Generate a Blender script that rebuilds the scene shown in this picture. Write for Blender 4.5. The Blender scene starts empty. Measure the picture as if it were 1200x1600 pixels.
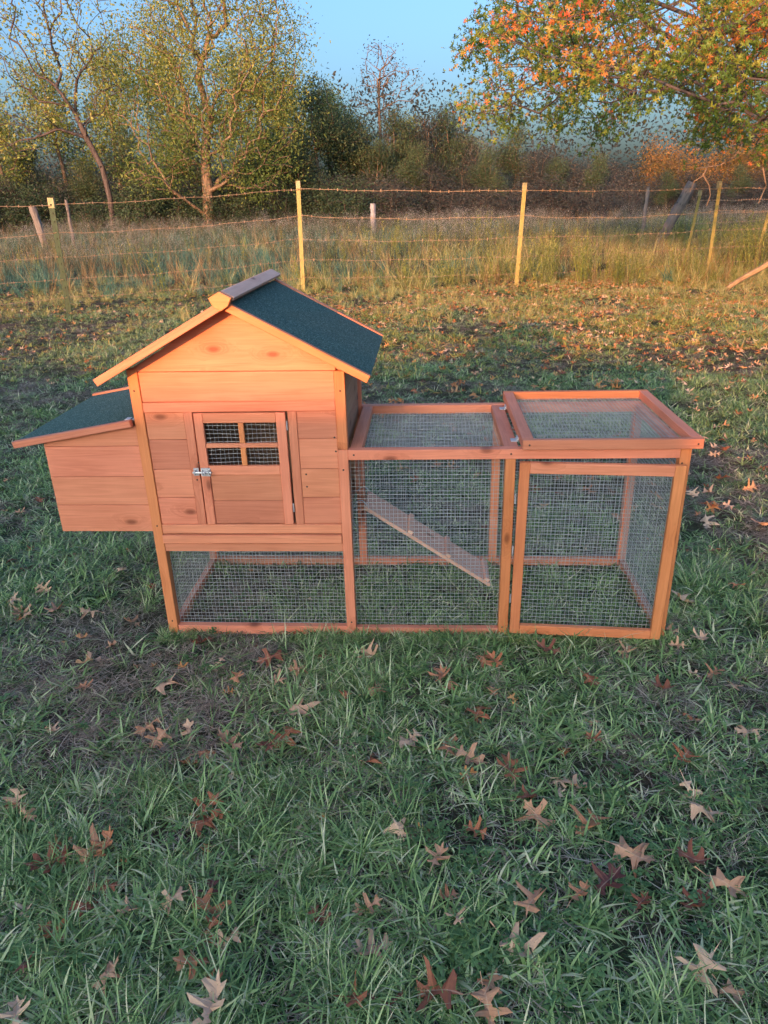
import bpy, math, random
import numpy as np
from collections import defaultdict
from mathutils import Matrix, Vector
R = math.radians
scene = bpy.context.scene
COL = scene.collection
random.seed(7)
rng = np.random.default_rng(11)

# ------------------------------------------------------------------ camera
CF, CP, CY, CR = 1129.6, 0.40603, 0.06439, -0.02744      # focal (px at 1600 high), pitch, yaw, roll
CPOS = np.array([0.8607, -2.0242, 1.3102])

def cam_axes():
    cp, sp = math.cos(CP), math.sin(CP)
    fw = np.array([0, cp, -sp]); up = np.array([0, sp, cp]); rt = np.array([1., 0, 0])
    cy, sy = math.cos(CY), math.sin(CY)
    Z = np.array([[cy, -sy, 0], [sy, cy, 0], [0, 0, 1]])
    fw, up, rt = Z @ fw, Z @ up, Z @ rt
    cr, sr = math.cos(CR), math.sin(CR)
    return cr*rt + sr*up, -sr*rt + cr*up, fw
RT, UP, FW = cam_axes()

def proj(P):
    d = np.asarray(P, float) - CPOS
    dep = d @ FW
    return 600 + CF*(d @ RT)/dep, 800 - CF*(d @ UP)/dep, dep

def at(px, py, axis, val):                                # where the sight line through a pixel meets a plane
    d = FW + RT*(px-600)/CF + UP*(800-py)/CF
    t = (val - CPOS[axis])/d[axis]
    return CPOS + t*d

cam = bpy.data.cameras.new('camera'); cam.sensor_fit = 'VERTICAL'; cam.sensor_height = 24.0
cam.lens = 24.0*CF/1600; cam.clip_start = 0.05; cam.clip_end = 2000
cam_o = bpy.data.objects.new('camera', cam); COL.objects.link(cam_o)
cam_o.matrix_world = Matrix(((RT[0], UP[0], -FW[0], CPOS[0]), (RT[1], UP[1], -FW[1], CPOS[1]), (RT[2], UP[2], -FW[2], CPOS[2]), (0, 0, 0, 1)))
scene.camera = cam_o

# ------------------------------------------------------------------ sky, sun, exposure
SUN_EL = R(10); SUN_AZ = R(197)                          # azimuth clockwise from +Y: low, behind the camera and to its left
world = bpy.data.worlds.new('World'); scene.world = world; world.use_nodes = True
wn = world.node_tree
sky = wn.nodes.new('ShaderNodeTexSky'); sky.sky_type = 'NISHITA'; sky.sun_disc = False
sky.sun_elevation = SUN_EL; sky.sun_rotation = SUN_AZ
sky.air_density = 1.0; sky.dust_density = 6.0; sky.ozone_density = 4.0
wn.links.new(sky.outputs[0], wn.nodes['Background'].inputs[0])
wn.nodes['Background'].inputs[1].default_value = 0.15
sun = bpy.data.lights.new('sun', 'SUN'); sun.energy = 2.2; sun.angle = R(0.6); sun.color = (1.0, 0.38, 0.125)
sun_o = bpy.data.objects.new('sun', sun); COL.objects.link(sun_o)
SDIR = Vector((math.sin(SUN_AZ)*math.cos(SUN_EL), math.cos(SUN_AZ)*math.cos(SUN_EL), math.sin(SUN_EL)))   # towards the sun
sun_o.rotation_euler = SDIR.to_track_quat('Z', 'Y').to_euler(); sun_o.location = (-3, -8, 6)
vs = scene.view_settings; vs.view_transform = 'Standard'; vs.look = 'None'; vs.gamma = 1; vs.use_curve_mapping = False
vs.exposure = 1.7
scene.cycles.use_denoising = True
scene.cycles.max_bounces = 6; scene.cycles.transparent_max_bounces = 8

# ------------------------------------------------------------------ material helpers
def mat(name):
    m = bpy.data.materials.new(name); m.use_nodes = True
    return m, m.node_tree, m.node_tree.nodes['Principled BSDF']
def N(nt, t, **kw):
    n = nt.nodes.new(t)
    for k, v in kw.items():
        if k in n.inputs.keys() if hasattr(n.inputs, 'keys') else False: n.inputs[k].default_value = v
        else: setattr(n, k, v)
    return n
def L(nt, a, b): nt.links.new(a, b)
def ramp(nt, fac, stops, interp='LINEAR'):
    r = nt.nodes.new('ShaderNodeValToRGB'); r.color_ramp.interpolation = interp
    e = r.color_ramp.elements
    while len(e) < len(stops): e.new(0.5)
    for i, (p, c) in enumerate(stops):
        e[i].position = p; e[i].color = (*c, 1) if len(c) == 3 else c
    if fac is not None: L(nt, fac, r.inputs[0])
    return r
def math_(nt, op, a, b=None, c=None):
    n = nt.nodes.new('ShaderNodeMath'); n.operation = op
    for i, v in enumerate((a, b, c)):
        if v is None: continue
        if isinstance(v, (int, float)): n.inputs[i].default_value = v
        else: L(nt, v, n.inputs[i])
    return n.outputs[0]
def mixc(nt, fac, a, b, mode='MIX'):
    n = nt.nodes.new('ShaderNodeMix'); n.data_type = 'RGBA'; n.blend_type = mode
    for i, v in ((0, fac), (6, a), (7, b)):
        if isinstance(v, (int, float)): n.inputs[i].default_value = v
        elif isinstance(v, tuple): n.inputs[i].default_value = (*v, 1) if len(v) == 3 else v
        else: L(nt, v, n.inputs[i])
    return n.outputs[2]
def bump(nt, bs, h, strength=0.3, dist=0.01):
    b = nt.nodes.new('ShaderNodeBump'); b.inputs['Strength'].default_value = strength; b.inputs['Distance'].default_value = dist
    L(nt, h, b.inputs['Height']); L(nt, b.outputs[0], bs.inputs['Normal'])

def wood_mat(name, light, dark, knot, rough=0.55, sat_shift=0.0):
    """stained pine; grain runs along each board's own local X"""
    m, nt, bs = mat(name)
    tc = nt.nodes.new('ShaderNodeTexCoord'); oi = nt.nodes.new('ShaderNodeObjectInfo')
    sc = nt.nodes.new('ShaderNodeVectorMath'); sc.operation = 'SCALE'; sc.inputs[3].default_value = 37.0
    cx = nt.nodes.new('ShaderNodeCombineXYZ')
    L(nt, oi.outputs['Random'], cx.inputs[0]); L(nt, oi.outputs['Random'], cx.inputs[1]); L(nt, oi.outputs['Random'], cx.inputs[2]); L(nt, cx.outputs[0], sc.inputs[0])
    add = nt.nodes.new('ShaderNodeVectorMath'); add.operation = 'ADD'
    L(nt, tc.outputs['Object'], add.inputs[0]); L(nt, sc.outputs[0], add.inputs[1])
    # knots: sparse cells
    mp = nt.nodes.new('ShaderNodeMapping'); mp.inputs['Scale'].default_value = (7, 15, 0.0); L(nt, add.outputs[0], mp.inputs[0])
    vo = nt.nodes.new('ShaderNodeTexVoronoi'); vo.voronoi_dimensions = '2D'; vo.inputs['Scale'].default_value = 1.0; vo.inputs['Randomness'].default_value = 0.95; L(nt, mp.outputs[0], vo.inputs['Vector'])
    sepc = nt.nodes.new('ShaderNodeSeparateColor'); L(nt, vo.outputs['Color'], sepc.inputs[0])
    has = math_(nt, 'GREATER_THAN', sepc.outputs[0], 0.80)
    near = nt.nodes.new('ShaderNodeMapRange'); near.inputs[1].default_value = 0.06; near.inputs[2].default_value = 0.17; near.inputs[3].default_value = 1; near.inputs[4].default_value = 0
    L(nt, vo.outputs['Distance'], near.inputs[0]); kn = math_(nt, 'MULTIPLY', near.outputs[0], has)
    wide = nt.nodes.new('ShaderNodeMapRange'); wide.inputs[1].default_value = 0.1; wide.inputs[2].default_value = 0.55; wide.inputs[3].default_value = 1; wide.inputs[4].default_value = 0
    L(nt, vo.outputs['Distance'], wide.inputs[0]); kw = math_(nt, 'MULTIPLY', wide.outputs[0], has)
    # grain: stretched noise bent round the knots
    mg = nt.nodes.new('ShaderNodeMapping'); mg.inputs['Scale'].default_value = (1.6, 26, 26); L(nt, add.outputs[0], mg.inputs[0])
    wob = nt.nodes.new('ShaderNodeVectorMath'); wob.operation = 'ADD'; L(nt, mg.outputs[0], wob.inputs[0])
    cw = nt.nodes.new('ShaderNodeCombineXYZ'); kws = math_(nt, 'MULTIPLY', kw, 1.3); L(nt, kws, cw.inputs[1]); L(nt, kws, cw.inputs[2]); L(nt, cw.outputs[0], wob.inputs[1])
    n1 = N(nt, 'ShaderNodeTexNoise'); n1.inputs['Scale'].default_value = 1.0; n1.inputs['Detail'].default_value = 3; n1.inputs['Distortion'].default_value = 0.6; L(nt, wob.outputs[0], n1.inputs['Vector'])
    rings = math_(nt, 'SINE', math_(nt, 'MULTIPLY', n1.outputs[0], 34.0))
    rings = math_(nt, 'MULTIPLY_ADD', rings, 0.5, 0.5)
    mf = nt.nodes.new('ShaderNodeMapping'); mf.inputs['Scale'].default_value = (9, 260, 260); L(nt, add.outputs[0], mf.inputs[0])
    n2 = N(nt, 'ShaderNodeTexNoise'); n2.inputs['Scale'].default_value = 1.0; n2.inputs['Detail'].default_value = 2; L(nt, mf.outputs[0], n2.inputs['Vector'])
    n3 = N(nt, 'ShaderNodeTexNoise'); n3.inputs['Scale'].default_value = 6.0; n3.inputs['Detail'].default_value = 3; L(nt, add.outputs[0], n3.inputs['Vector'])
    f = math_(nt, 'ADD', math_(nt, 'MULTIPLY', rings, 0.15), math_(nt, 'MULTIPLY', n2.outputs[0], 0.42))
    f = math_(nt, 'ADD', f, math_(nt, 'MULTIPLY', n3.outputs[0], 0.55))
    f = math_(nt, 'ADD', f, math_(nt, 'MULTIPLY', kw, 0.26))
    rmp = ramp(nt, f, [(0.30, light), (0.95, dark)])
    c = mixc(nt, math_(nt, 'MULTIPLY', kn, 0.75), rmp.outputs[0], knot)
    hs = nt.nodes.new('ShaderNodeHueSaturation'); L(nt, c, hs.inputs['Color'])
    L(nt, math_(nt, 'MULTIPLY_ADD', oi.outputs['Random'], 0.30, 0.88), hs.inputs['Value'])
    r2 = math_(nt, 'FRACT', math_(nt, 'MULTIPLY', oi.outputs['Random'], 17.3))
    L(nt, math_(nt, 'MULTIPLY_ADD', r2, 0.008, 0.4965), hs.inputs['Hue'])
    L(nt, hs.outputs[0], bs.inputs['Base Color'])
    bs.inputs['Roughness'].default_value = rough; bs.inputs['Specular IOR Level'].default_value = 0.35
    bump(nt, bs, math_(nt, 'ADD', n2.outputs[0], math_(nt, 'MULTIPLY', rings, 0.4)), 0.35, 0.0012)
    return m
M = {}
M['pine'] = wood_mat('stained_pine', (0.77, 0.290, 0.165), (0.53, 0.165, 0.085), (0.18, 0.05, 0.025))
M['pine_orange'] = wood_mat('amber_pine', (0.78, 0.285, 0.115), (0.54, 0.165, 0.058), (0.20, 0.055, 0.02))
M['pine_skylit'] = wood_mat('sky_lightened_pine', (0.84, 0.52, 0.38), (0.66, 0.36, 0.24), (0.22, 0.08, 0.04))  # pine lightened in colour for skylight on the ramp and cap boards
M['pine_dull'] = wood_mat('plywood_back', (0.46, 0.27, 0.17), (0.30, 0.16, 0.10), (0.16, 0.07, 0.04), 0.75)
M['old_wood'] = wood_mat('weathered_wood', (0.22, 0.20, 0.185), (0.10, 0.09, 0.085), (0.04, 0.035, 0.03), 0.85)

def simple(name, c, rough=0.5, metal=0.0, noise=None, ns=60, bmp=0):
    m, nt, bs = mat(name)
    bs.inputs['Roughness'].default_value = rough; bs.inputs['Metallic'].default_value = metal
    if noise:
        tc = nt.nodes.new('ShaderNodeTexCoord')
        n = N(nt, 'ShaderNodeTexNoise'); n.inputs['Scale'].default_value = ns; n.inputs['Detail'].default_value = 4
        L(nt, tc.outputs['Object'], n.inputs['Vector'])
        r = ramp(nt, n.outputs[0], [(0.35, c), (0.7, noise)]); L(nt, r.outputs[0], bs.inputs['Base Color'])
        if bmp: bump(nt, bs, n.outputs[0], bmp, 0.004)
    else: bs.inputs['Base Color'].default_value = (*c, 1)
    return m
M['steel'] = simple('galvanised_wire', (0.62, 0.64, 0.62), 0.42, 0.55, (0.45, 0.47, 0.46), 30)
M['zinc'] = simple('zinc_hardware', (0.66, 0.68, 0.72), 0.45, 0.55, (0.48, 0.50, 0.53), 60)
M['screw'] = simple('dark_screw', (0.06, 0.05, 0.045), 0.5, 0.6)
M['dark'] = simple('dark_interior', (0.012, 0.010, 0.009), 0.9)

def felt_mat():
    m, nt, bs = mat('green_mineral_felt')
    tc = nt.nodes.new('ShaderNodeTexCoord')
    v = nt.nodes.new('ShaderNodeTexVoronoi'); v.inputs['Scale'].default_value = 480; L(nt, tc.outputs['Object'], v.inputs['Vector'])
    sp = nt.nodes.new('ShaderNodeSeparateColor'); L(nt, v.outputs['Color'], sp.inputs[0])
    n = N(nt, 'ShaderNodeTexNoise'); n.inputs['Scale'].default_value = 9; n.inputs['Detail'].default_value = 6; L(nt, tc.outputs['Object'], n.inputs['Vector'])
    r = ramp(nt, sp.outputs[0], [(0.0, (0.016, 0.045, 0.040)), (0.5, (0.040, 0.098, 0.080)), (0.8, (0.095, 0.18, 0.145)), (1.0, (0.30, 0.40, 0.33))])
    c = mixc(nt, math_(nt, 'MULTIPLY', n.outputs[0], 0.35), r.outputs[0], (0.03, 0.09, 0.10))
    L(nt, c, bs.inputs['Base Color']); bs.inputs['Roughness'].default_value = 0.85; bs.inputs['Specular IOR Level'].default_value = 0.3
    bump(nt, bs, sp.outputs[1], 0.6, 0.0015)
    return m
M['felt'] = felt_mat()

def leafy(name, stops, rough=0.55, trans=0.35, attr='tint', atype='GEOMETRY', objvar=0.0, spec=0.3):
    """thin foliage: colour picked per leaf by its tint"""
    m, nt, bs = mat(name)
    a = nt.nodes.new('ShaderNodeAttribute'); a.attribute_type = atype; a.attribute_name = attr
    f = a.outputs['Fac']
    if objvar:
        oi = nt.nodes.new('ShaderNodeObjectInfo')
        f = math_(nt, 'ADD', f, math_(nt, 'MULTIPLY', math_(nt, 'SUBTRACT', oi.outputs['Random'], 0.5), objvar))
    r = ramp(nt, f, stops)
    L(nt, r.outputs[0], bs.inputs['Base Color']); bs.inputs['Roughness'].default_value = rough; bs.inputs['Specular IOR Level'].default_value = spec
    tr = nt.nodes.new('ShaderNodeBsdfTranslucent'); L(nt, r.outputs[0], tr.inputs[0])
    mx = nt.nodes.new('ShaderNodeMixShader'); mx.inputs[0].default_value = trans
    out = nt.nodes['Material Output']
    L(nt, bs.outputs[0], mx.inputs[1]); L(nt, tr.outputs[0], mx.inputs[2]); L(nt, mx.outputs[0], out.inputs[0])
    return m

# ------------------------------------------------------------------ object helpers
WM = {}
def link(o, parent=None, mtx=None):
    COL.objects.link(o)
    mtx = mtx if mtx is not None else Matrix.Identity(4)
    if parent is not None:
        o.parent = parent; o.matrix_parent_inverse = WM[parent.name].inverted()
    o.matrix_basis = mtx
    WM[o.name] = mtx.copy()
    return o
def empty(name, loc=(0, 0, 0)):
    o = bpy.data.objects.new(name, None); o.empty_display_size = 0.1
    return link(o, None, Matrix.Translation(loc))
def tag(o, label=None, cat=None, group=None, kind=None):
    if label: o['label'] = label
    if cat: o['category'] = cat
    if group: o['group'] = group
    if kind: o['kind'] = kind
    return o
def mesh_np(name, V, F, mats, tint=None, smooth=False, tri=None):
    """V (n,3); F list of faces or (m,k) array"""
    me = bpy.data.meshes.new(name)
    V = np.ascontiguousarray(V, dtype=np.float32)
    if isinstance(F, np.ndarray):
        k = F.shape[1]; m_ = F.shape[0]
        me.vertices.add(len(V)); me.vertices.foreach_set('co', V.ravel())
        me.loops.add(m_*k); me.loops.foreach_set('vertex_index', F.astype(np.int32).ravel())
        me.polygons.add(m_); me.polygons.foreach_set('loop_start', np.arange(0, m_*k, k, dtype=np.int32))
        me.update(calc_edges=True)
    else:
        me.from_pydata([tuple(v) for v in V], [], F); me.update()
    for m_ in (mats if isinstance(mats, (list, tuple)) else [mats]): me.materials.append(m_)
    if tint is not None:
        at_ = me.attributes.new('tint', 'FLOAT', 'POINT'); at_.data.foreach_set('value', np.ascontiguousarray(tint, dtype=np.float32))
    if smooth: me.polygons.foreach_set('use_smooth', np.ones(len(me.polygons), dtype=bool))
    return me
def add_obj(name, me, parent=None, mtx=None): return link(bpy.data.objects.new(name, me), parent, mtx)

def prism_mesh(name, poly, t, m, bev=0.0012):
    """polygon in local XY, thickness t along -Z; bevelled rim on the outer face"""
    n = len(poly)
    P = np.array(poly, float); ctr = P.mean(0)
    Vs = []
    inner = []
    for i in range(n):
        a, b, c = P[i-1], P[i], P[(i+1) % n]
        d1 = (b-a)/np.linalg.norm(b-a); d2 = (c-b)/np.linalg.norm(c-b)
        n1 = np.array([-d1[1], d1[0]]); n2 = np.array([-d2[1], d2[0]])
        k = n1+n2; k = k/max(1e-6, (k @ n1))
        inner.append(b + k*bev)
    for p in inner: Vs.append((p[0], p[1], 0))
    for p in P: Vs.append((p[0], p[1], -bev))
    for p in P: Vs.append((p[0], p[1], -t+bev))
    for p in inner: Vs.append((p[0], p[1], -t))
    F = [list(range(n)), list(range(4*n-1, 3*n-1, -1))]
    for k in range(3):
        for i in range(n):
            j = (i+1) % n
            F.append([k*n+j, k*n+i, (k+1)*n+i, (k+1)*n+j])
    return mesh_np(name, np.array(Vs), F, m)

def board(name, a, b, w, t, nrm, m='pine', parent=None, side=1, bev=0.0014):
    """a rectangular stick whose outer face runs from a to b (one edge), is w wide to its left and t thick behind; nrm = outward normal"""
    a, b, nrm = Vector(a), Vector(b), Vector(nrm).normalized()
    X = (b-a).normalized(); Y = nrm.cross(X).normalized()
    Ln = (b-a).length
    mtx = Matrix(((X.x, Y.x, nrm.x, a.x), (X.y, Y.y, nrm.y, a.y), (X.z, Y.z, nrm.z, a.z), (0, 0, 0, 1)))
    me = prism_mesh(name, [(0, 0), (Ln, 0), (Ln, w*side), (0, w*side)] if side > 0 else [(0, -w), (Ln, -w), (Ln, 0), (0, 0)], t, M[m], bev)
    return add_obj(name, me, parent, mtx)

def hboard(name, x0, x1, z0, z1, y, t, m='pine', parent=None):            # horizontal board, face at y looking to -y
    return board(name, (x0, y, z0), (x1, y, z0), z1-z0, t, (0, -1, 0), m, parent)
def vboard(name, x0, x1, z0, z1, y, t, m='pine', parent=None):            # upright board, grain vertical
    return board(name, (x1, y, z0), (x1, y, z1), x1-x0, t, (0, -1, 0), m, parent)
def hboard_x(name, y0, y1, z0, z1, x, t, nx=1, m='pine', parent=None):    # board on a side wall: face at x
    if nx > 0: return board(name, (x, y0, z0), (x, y1, z0), z1-z0, t, (1, 0, 0), m, parent)
    return board(name, (x, y1, z0), (x, y0, z0), z1-z0, t, (-1, 0, 0), m, parent)
def gable_board(name, poly, y, t, m='pine', parent=None):                 # polygon in (x, z), face at y to -y, grain along x
    x0, z0 = poly[0]
    mtx = Matrix(((1, 0, 0, x0), (0, 0, -1, y), (0, 1, 0, z0), (0, 0, 0, 1)))
    return add_obj(name, prism_mesh(name, [(x-x0, z-z0) for x, z in poly], t, M[m]), parent, mtx)

def wire_panel(name, o, u, v, lu, lv, parent, cell=0.0127, r=0.00047):
    """welded mesh in the plane o + u*s + v*t; real wires, two layers, slightly wavy"""
    o, u, v = np.array(o, float), np.array(u, float), np.array(v, float)
    n = np.cross(u, v)
    V, F = [], []
    def wire(p, q, side, jit):
        nonlocal V, F
        k = 5
        d = (q-p); d = d/np.linalg.norm(d); s = np.cross(d, n)
        base = len(V)
        ph = random.uniform(0, 6.28)
        for i in range(k+1):
            c = p+(q-p)*i/k + s*jit*math.sin(ph+i*1.9)*0.0010 + n*side*r*0.9
            rel = c-o; a1 = rel@u/lu; b1 = rel@v/lv; c = c + n*0.0045*math.sin(math.pi*min(max(a1, 0), 1))*math.sin(math.pi*min(max(b1, 0), 1))*math.sin(5*a1+7*b1+lu*30)
            for a_, b_ in ((-1, -1), (1, -1), (1, 1), (-1, 1)):
                V.append(c + s*a_*r + n*b_*r)
        for i in range(k):
            for j in range(4):
                j2 = (j+1) % 4
                F.append([base+4*i+j, base+4*i+j2, base+4*i+4+j2, base+4*i+4+j])
    nu = max(1, int(round(lu/cell))); nv = max(1, int(round(lv/cell)))
    for i in range(nu+1):
        s = lu*i/nu; wire(o+u*s, o+u*s+v*lv, 1, 1)
    for i in range(nv+1):
        s = lv*i/nv; wire(o+v*s, o+v*s+u*lu, -1, 1)
    me = mesh_np(name, np.array(V), np.array(F), M['steel'])
    return add_obj(name, me, parent)

def box_mesh(name, boxes, m):
    V, F = [], []
    for (x0, x1, y0, y1, z0, z1) in boxes:
        b = len(V)
        V += [(x0, y0, z0), (x1, y0, z0), (x1, y1, z0), (x0, y1, z0), (x0, y0, z1), (x1, y0, z1), (x1, y1, z1), (x0, y1, z1)]
        F += [[b, b+3, b+2, b+1], [b+4, b+5, b+6, b+7], [b, b+1, b+5, b+4], [b+1, b+2, b+6, b+5], [b+2, b+3, b+7, b+6], [b+3, b, b+4, b+7]]
    return mesh_np(name, np.array(V), F, m)
def tube_mesh(name, pts, rad, m, sides=8, smooth=True, caps=True):
    pts = np.array(pts, float); n = len(pts)
    rad = np.broadcast_to(np.array(rad, float), (n,))
    V, F = [], []
    up = np.array([0, 0, 1.])
    for i in range(n):
        d = pts[min(i+1, n-1)]-pts[max(i-1, 0)]; d /= np.linalg.norm(d)
        a = np.cross(d, up if abs(d[2]) < 0.95 else np.array([1., 0, 0])); a /= np.linalg.norm(a); b = np.cross(d, a)
        for k in range(sides):
            th = 2*math.pi*k/sides; V.append(pts[i]+rad[i]*(a*math.cos(th)+b*math.sin(th)))
    for i in range(n-1):
        for k in range(sides):
            k2 = (k+1) % sides; F.append([i*sides+k, i*sides+k2, (i+1)*sides+k2, (i+1)*sides+k])
    if caps: F += [list(range(sides))[::-1], [(n-1)*sides+k for k in range(sides)]]
    return mesh_np(name, np.array(V), F, m, smooth=False)

# ------------------------------------------------------------------ ground
def hgt(x, y):
    x = np.asarray(x, float); y = np.asarray(y, float)
    h = 0.014*np.sin(2.1*x+0.7*y+1)+0.010*np.sin(3.7*y-1.3*x)+0.006*np.sin(7.1*x+5.3*y)
    inside = np.clip(1-np.maximum(np.maximum(-0.1-x, x-1.75), np.maximum(-0.12-y, y-0.68))/0.4, 0, 1)
    return h*(1-inside) - 0.006*inside + np.clip((y-12)/30, 0, 1)*0.25
def noise2(x, y, s, seed):
    """cheap value noise in numpy, 0..1"""
    x = np.asarray(x, float)*s+seed*17.3; y = np.asarray(y, float)*s+seed*9.1
    xi, yi = np.floor(x), np.floor(y); fx, fy = x-xi, y-yi
    def h(a, b):
        t = np.sin(a*127.1+b*311.7+seed*74.7)*43758.5453
        return t-np.floor(t)
    fx = fx*fx*(3-2*fx); fy = fy*fy*(3-2*fy)
    return (h(xi, yi)*(1-fx)+h(xi+1, yi)*fx)*(1-fy)+(h(xi, yi+1)*(1-fx)+h(xi+1, yi+1)*fx)*fy
def fbm(x, y, s, seed): return (noise2(x, y, s, seed)*0.55+noise2(x, y, s*2.3, seed+1)*0.3+noise2(x, y, s*5.1, seed+2)*0.15)

def ground_mat():
    m, nt, bs = mat('soil_and_thatch')
    tc = nt.nodes.new('ShaderNodeTexCoord')
    def nz(s, d=5, dist=0.0):
        n = N(nt, 'ShaderNodeTexNoise'); n.inputs['Scale'].default_value = s; n.inputs['Detail'].default_value = d; n.inputs['Distortion'].default_value = dist
        L(nt, tc.outputs['Object'], n.inputs['Vector']); return n.outputs[0]
    a, b, c = nz(2.2), nz(24, 6, 1.5), nz(160, 4, 2)
    soil = ramp(nt, c, [(0.35, (0.055, 0.042, 0.030)), (0.6, (0.13, 0.105, 0.078)), (0.75, (0.28, 0.23, 0.175))])
    green = ramp(nt, b, [(0.35, (0.03, 0.048, 0.024)), (0.7, (0.07, 0.105, 0.05))])
    col = mixc(nt, ramp(nt, a, [(0.42, (0, 0, 0)), (0.62, (1, 1, 1))]).outputs[0], soil.outputs[0], green.outputs[0])
    L(nt, col, bs.inputs['Base Color']); bs.inputs['Roughness'].default_value = 0.95; bs.inputs['Specular IOR Level'].default_value = 0.1
    bump(nt, bs, math_(nt, 'ADD', b, c), 0.9, 0.02)
    return m
M['ground'] = ground_mat()
def build_ground():
    xs = np.concatenate([[-600, -200, -80, -40], np.linspace(-20, 24, 221), [45, 80, 200, 600]])
    ys = np.concatenate([[-300, -80, -30, -10], np.linspace(-3, 14, 171), np.linspace(15, 60, 24), [100, 200, 500, 900]])
    X, Y = np.meshgrid(xs, ys)
    V = np.stack([X, Y, hgt(X, Y)], -1).reshape(-1, 3)
    nx = len(xs); i, j = np.meshgrid(np.arange(nx-1), np.arange(len(ys)-1)); q = (j*nx+i).ravel()
    o = add_obj('ground', mesh_np('ground', V, np.stack([q, q+1, q+nx+1, q+nx], 1), M['ground'], smooth=True)); tag(o, kind='structure')
build_ground()
# ------------------------------------------------------------------ the chicken coop
D = 0.53; HR = 0.637
def build_coop():
    coop = tag(empty('chicken_coop'), 'orange stained wooden chicken coop with green felt roof and long wire mesh run', 'chicken coop')
    P = coop
    # --- frame of the house and the run
    vboard('post', -0.001, 0.030, -0.01, 0.884, 0, 0.031, 'pine_orange', P)
    vboard('post', 0.598, 0.628, HR+0.001, 0.872, 0.0005, 0.030, 'pine_orange', P)
    vboard('post', 0.598, 0.628, -0.01, HR, 0, 0.030, 'pine', P)
    vboard('post', 1.092, 1.122, 0.0, 0.6055, 0, 0.030, 'pine_orange', P)
    vboard('post', 1.592, 1.623, -0.01, HR, 0.0005, 0.031, 'pine_orange', P)
    for x0, x1, z1 in ((0.0, 0.03, 0.86), (0.598, 0.628, 0.86), (1.10, 1.13, 0.606), (1.592, 1.622, HR-0.031)):
        vboard('post', x0, x1, -0.01, z1, D-0.03, 0.030, 'pine', P)
    hboard('rail', 0.0285, 0.5975, 0.302, 0.329, 0.003, 0.026, 'pine', P)
    hboard('rail', 0.0305, 0.5975, -0.012, 0.026, 0.004, 0.022, 'pine', P)
    hboard('rail', 0.6285, 1.0915, -0.012, 0.022, 0.004, 0.022, 'pine', P)
    hboard('rail', 1.1225, 1.5915, -0.012, 0.014, 0.006, 0.022, 'pine', P)
    hboard('rail', 0.6285, 1.591, 0.606, HR, -0.001, 0.028, 'pine', P)
    for x0, x1 in ((0.0305, 0.5975), (0.6285, 1.0995), (1.1305, 1.5915)):
        hboard('rail', x0, x1, -0.008, 0.024, D-0.026, 0.022, 'pine', P)
    hboard('rail', 0.6285, 1.622, 0.606, HR, D-0.030, 0.029, 'pine', P)
    hboard_x('rail', 0.0315, D-0.031, -0.01, 0.024, 0.002, 0.024, -1, 'pine', P)
    hboard_x('rail', 0.0315, D-0.031, 0.30, 0.33, 0.002, 0.024, -1, 'pine', P)
    hboard_x('rail', 0.0315, D-0.031, -0.01, 0.024, 1.620, 0.024, 1, 'pine', P)
    hboard_x('rail', 0.0315, D-0.031, 0.606, HR-0.001, 1.621, 0.028, 1, 'pine', P)
    # top of the fixed half of the run
    board('rail', (0.668, 0.0275, HR-0.001), (0.668, D-0.031, HR-0.001), 0.036, 0.026, (0, 0, 1), 'pine', P)
    board('rail', (1.131, 0.0275, HR-0.001), (1.131, D-0.031, HR-0.001), 0.042, 0.026, (0, 0, 1), 'pine', P)
    # --- wire mesh fields
    def wm(o, u, v, lu, lv, label=None):
        w = wire_panel('wire_mesh', o, u, v, lu, lv, P)
        if label: w['label'] = label
    wm((0.020, 0.028, 0.012), (1, 0, 0), (0, 0, 1), 0.586, 0.302)
    wm((0.618, 0.0285, 0.012), (1, 0, 0), (0, 0, 1), 0.484, 0.60)
    wm((0.020, D-0.028, 0.012), (1, 0, 0), (0, 0, 1), 0.586, 0.33)
    wm((0.620, D-0.0285, 0.012), (1, 0, 0), (0, 0, 1), 0.98, 0.60)
    wm((0.022, 0.02, 0.012), (0, 1, 0), (0, 0, 1), 0.49, 0.30)
    wm((1.600, 0.02, 0.012), (0, 1, 0), (0, 0, 1), 0.49, 0.605)
    wm((0.650, 0.018, 0.6095), (1, 0, 0), (0, 1, 0), 0.455, 0.495)
    # --- front wall of the house: backing + planks that can be told apart
    fw = add_obj('front_wall', box_mesh('front_wall', [(0.031, 0.176, 0.0165, 0.0195, 0.366, 0.88), (0.452, 0.597, 0.0165, 0.0195, 0.366, 0.88), (0.1761, 0.4519, 0.0165, 0.0195, 0.757, 1.0)], M['pine_dull']), P)
    g = 0.0006
    gable_board('plank', [(0.0265, 0.8765), (0.603, 0.8735), (0.603, 0.893), (0.329, 1.062), (0.311, 1.062), (0.020, 0.885)], 0.0045, 0.011, 'pine', fw)
    gable_board('plank', [(0.0305, 0.787+g), (0.5975, 0.784+g), (0.5975, 0.8725-g), (0.0305, 0.8755-g)], 0.0048, 0.011, 'pine', fw)
    hboard('rail', 0.0305, 0.5975, 0.7565, 0.786, 0.0015, 0.014, 'pine', fw)
    for x0, x1 in ((0.0305, 0.1475), (0.4825, 0.5975)):
        zz = [0.396, 0.485, 0.578, 0.672, 0.756]
        for a, b in zip(zz[:-1], zz[1:]): hboard('plank', x0, x1, a+g, b-g, 0.005, 0.011, 'pine', fw)
    vboard('batten', 0.148, 0.1735, 0.396, 0.756, 0.0022, 0.014, 'pine', fw)
    vboard('batten', 0.4565, 0.482, 0.396, 0.756, 0.0022, 0.014, 'pine', fw)
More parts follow.
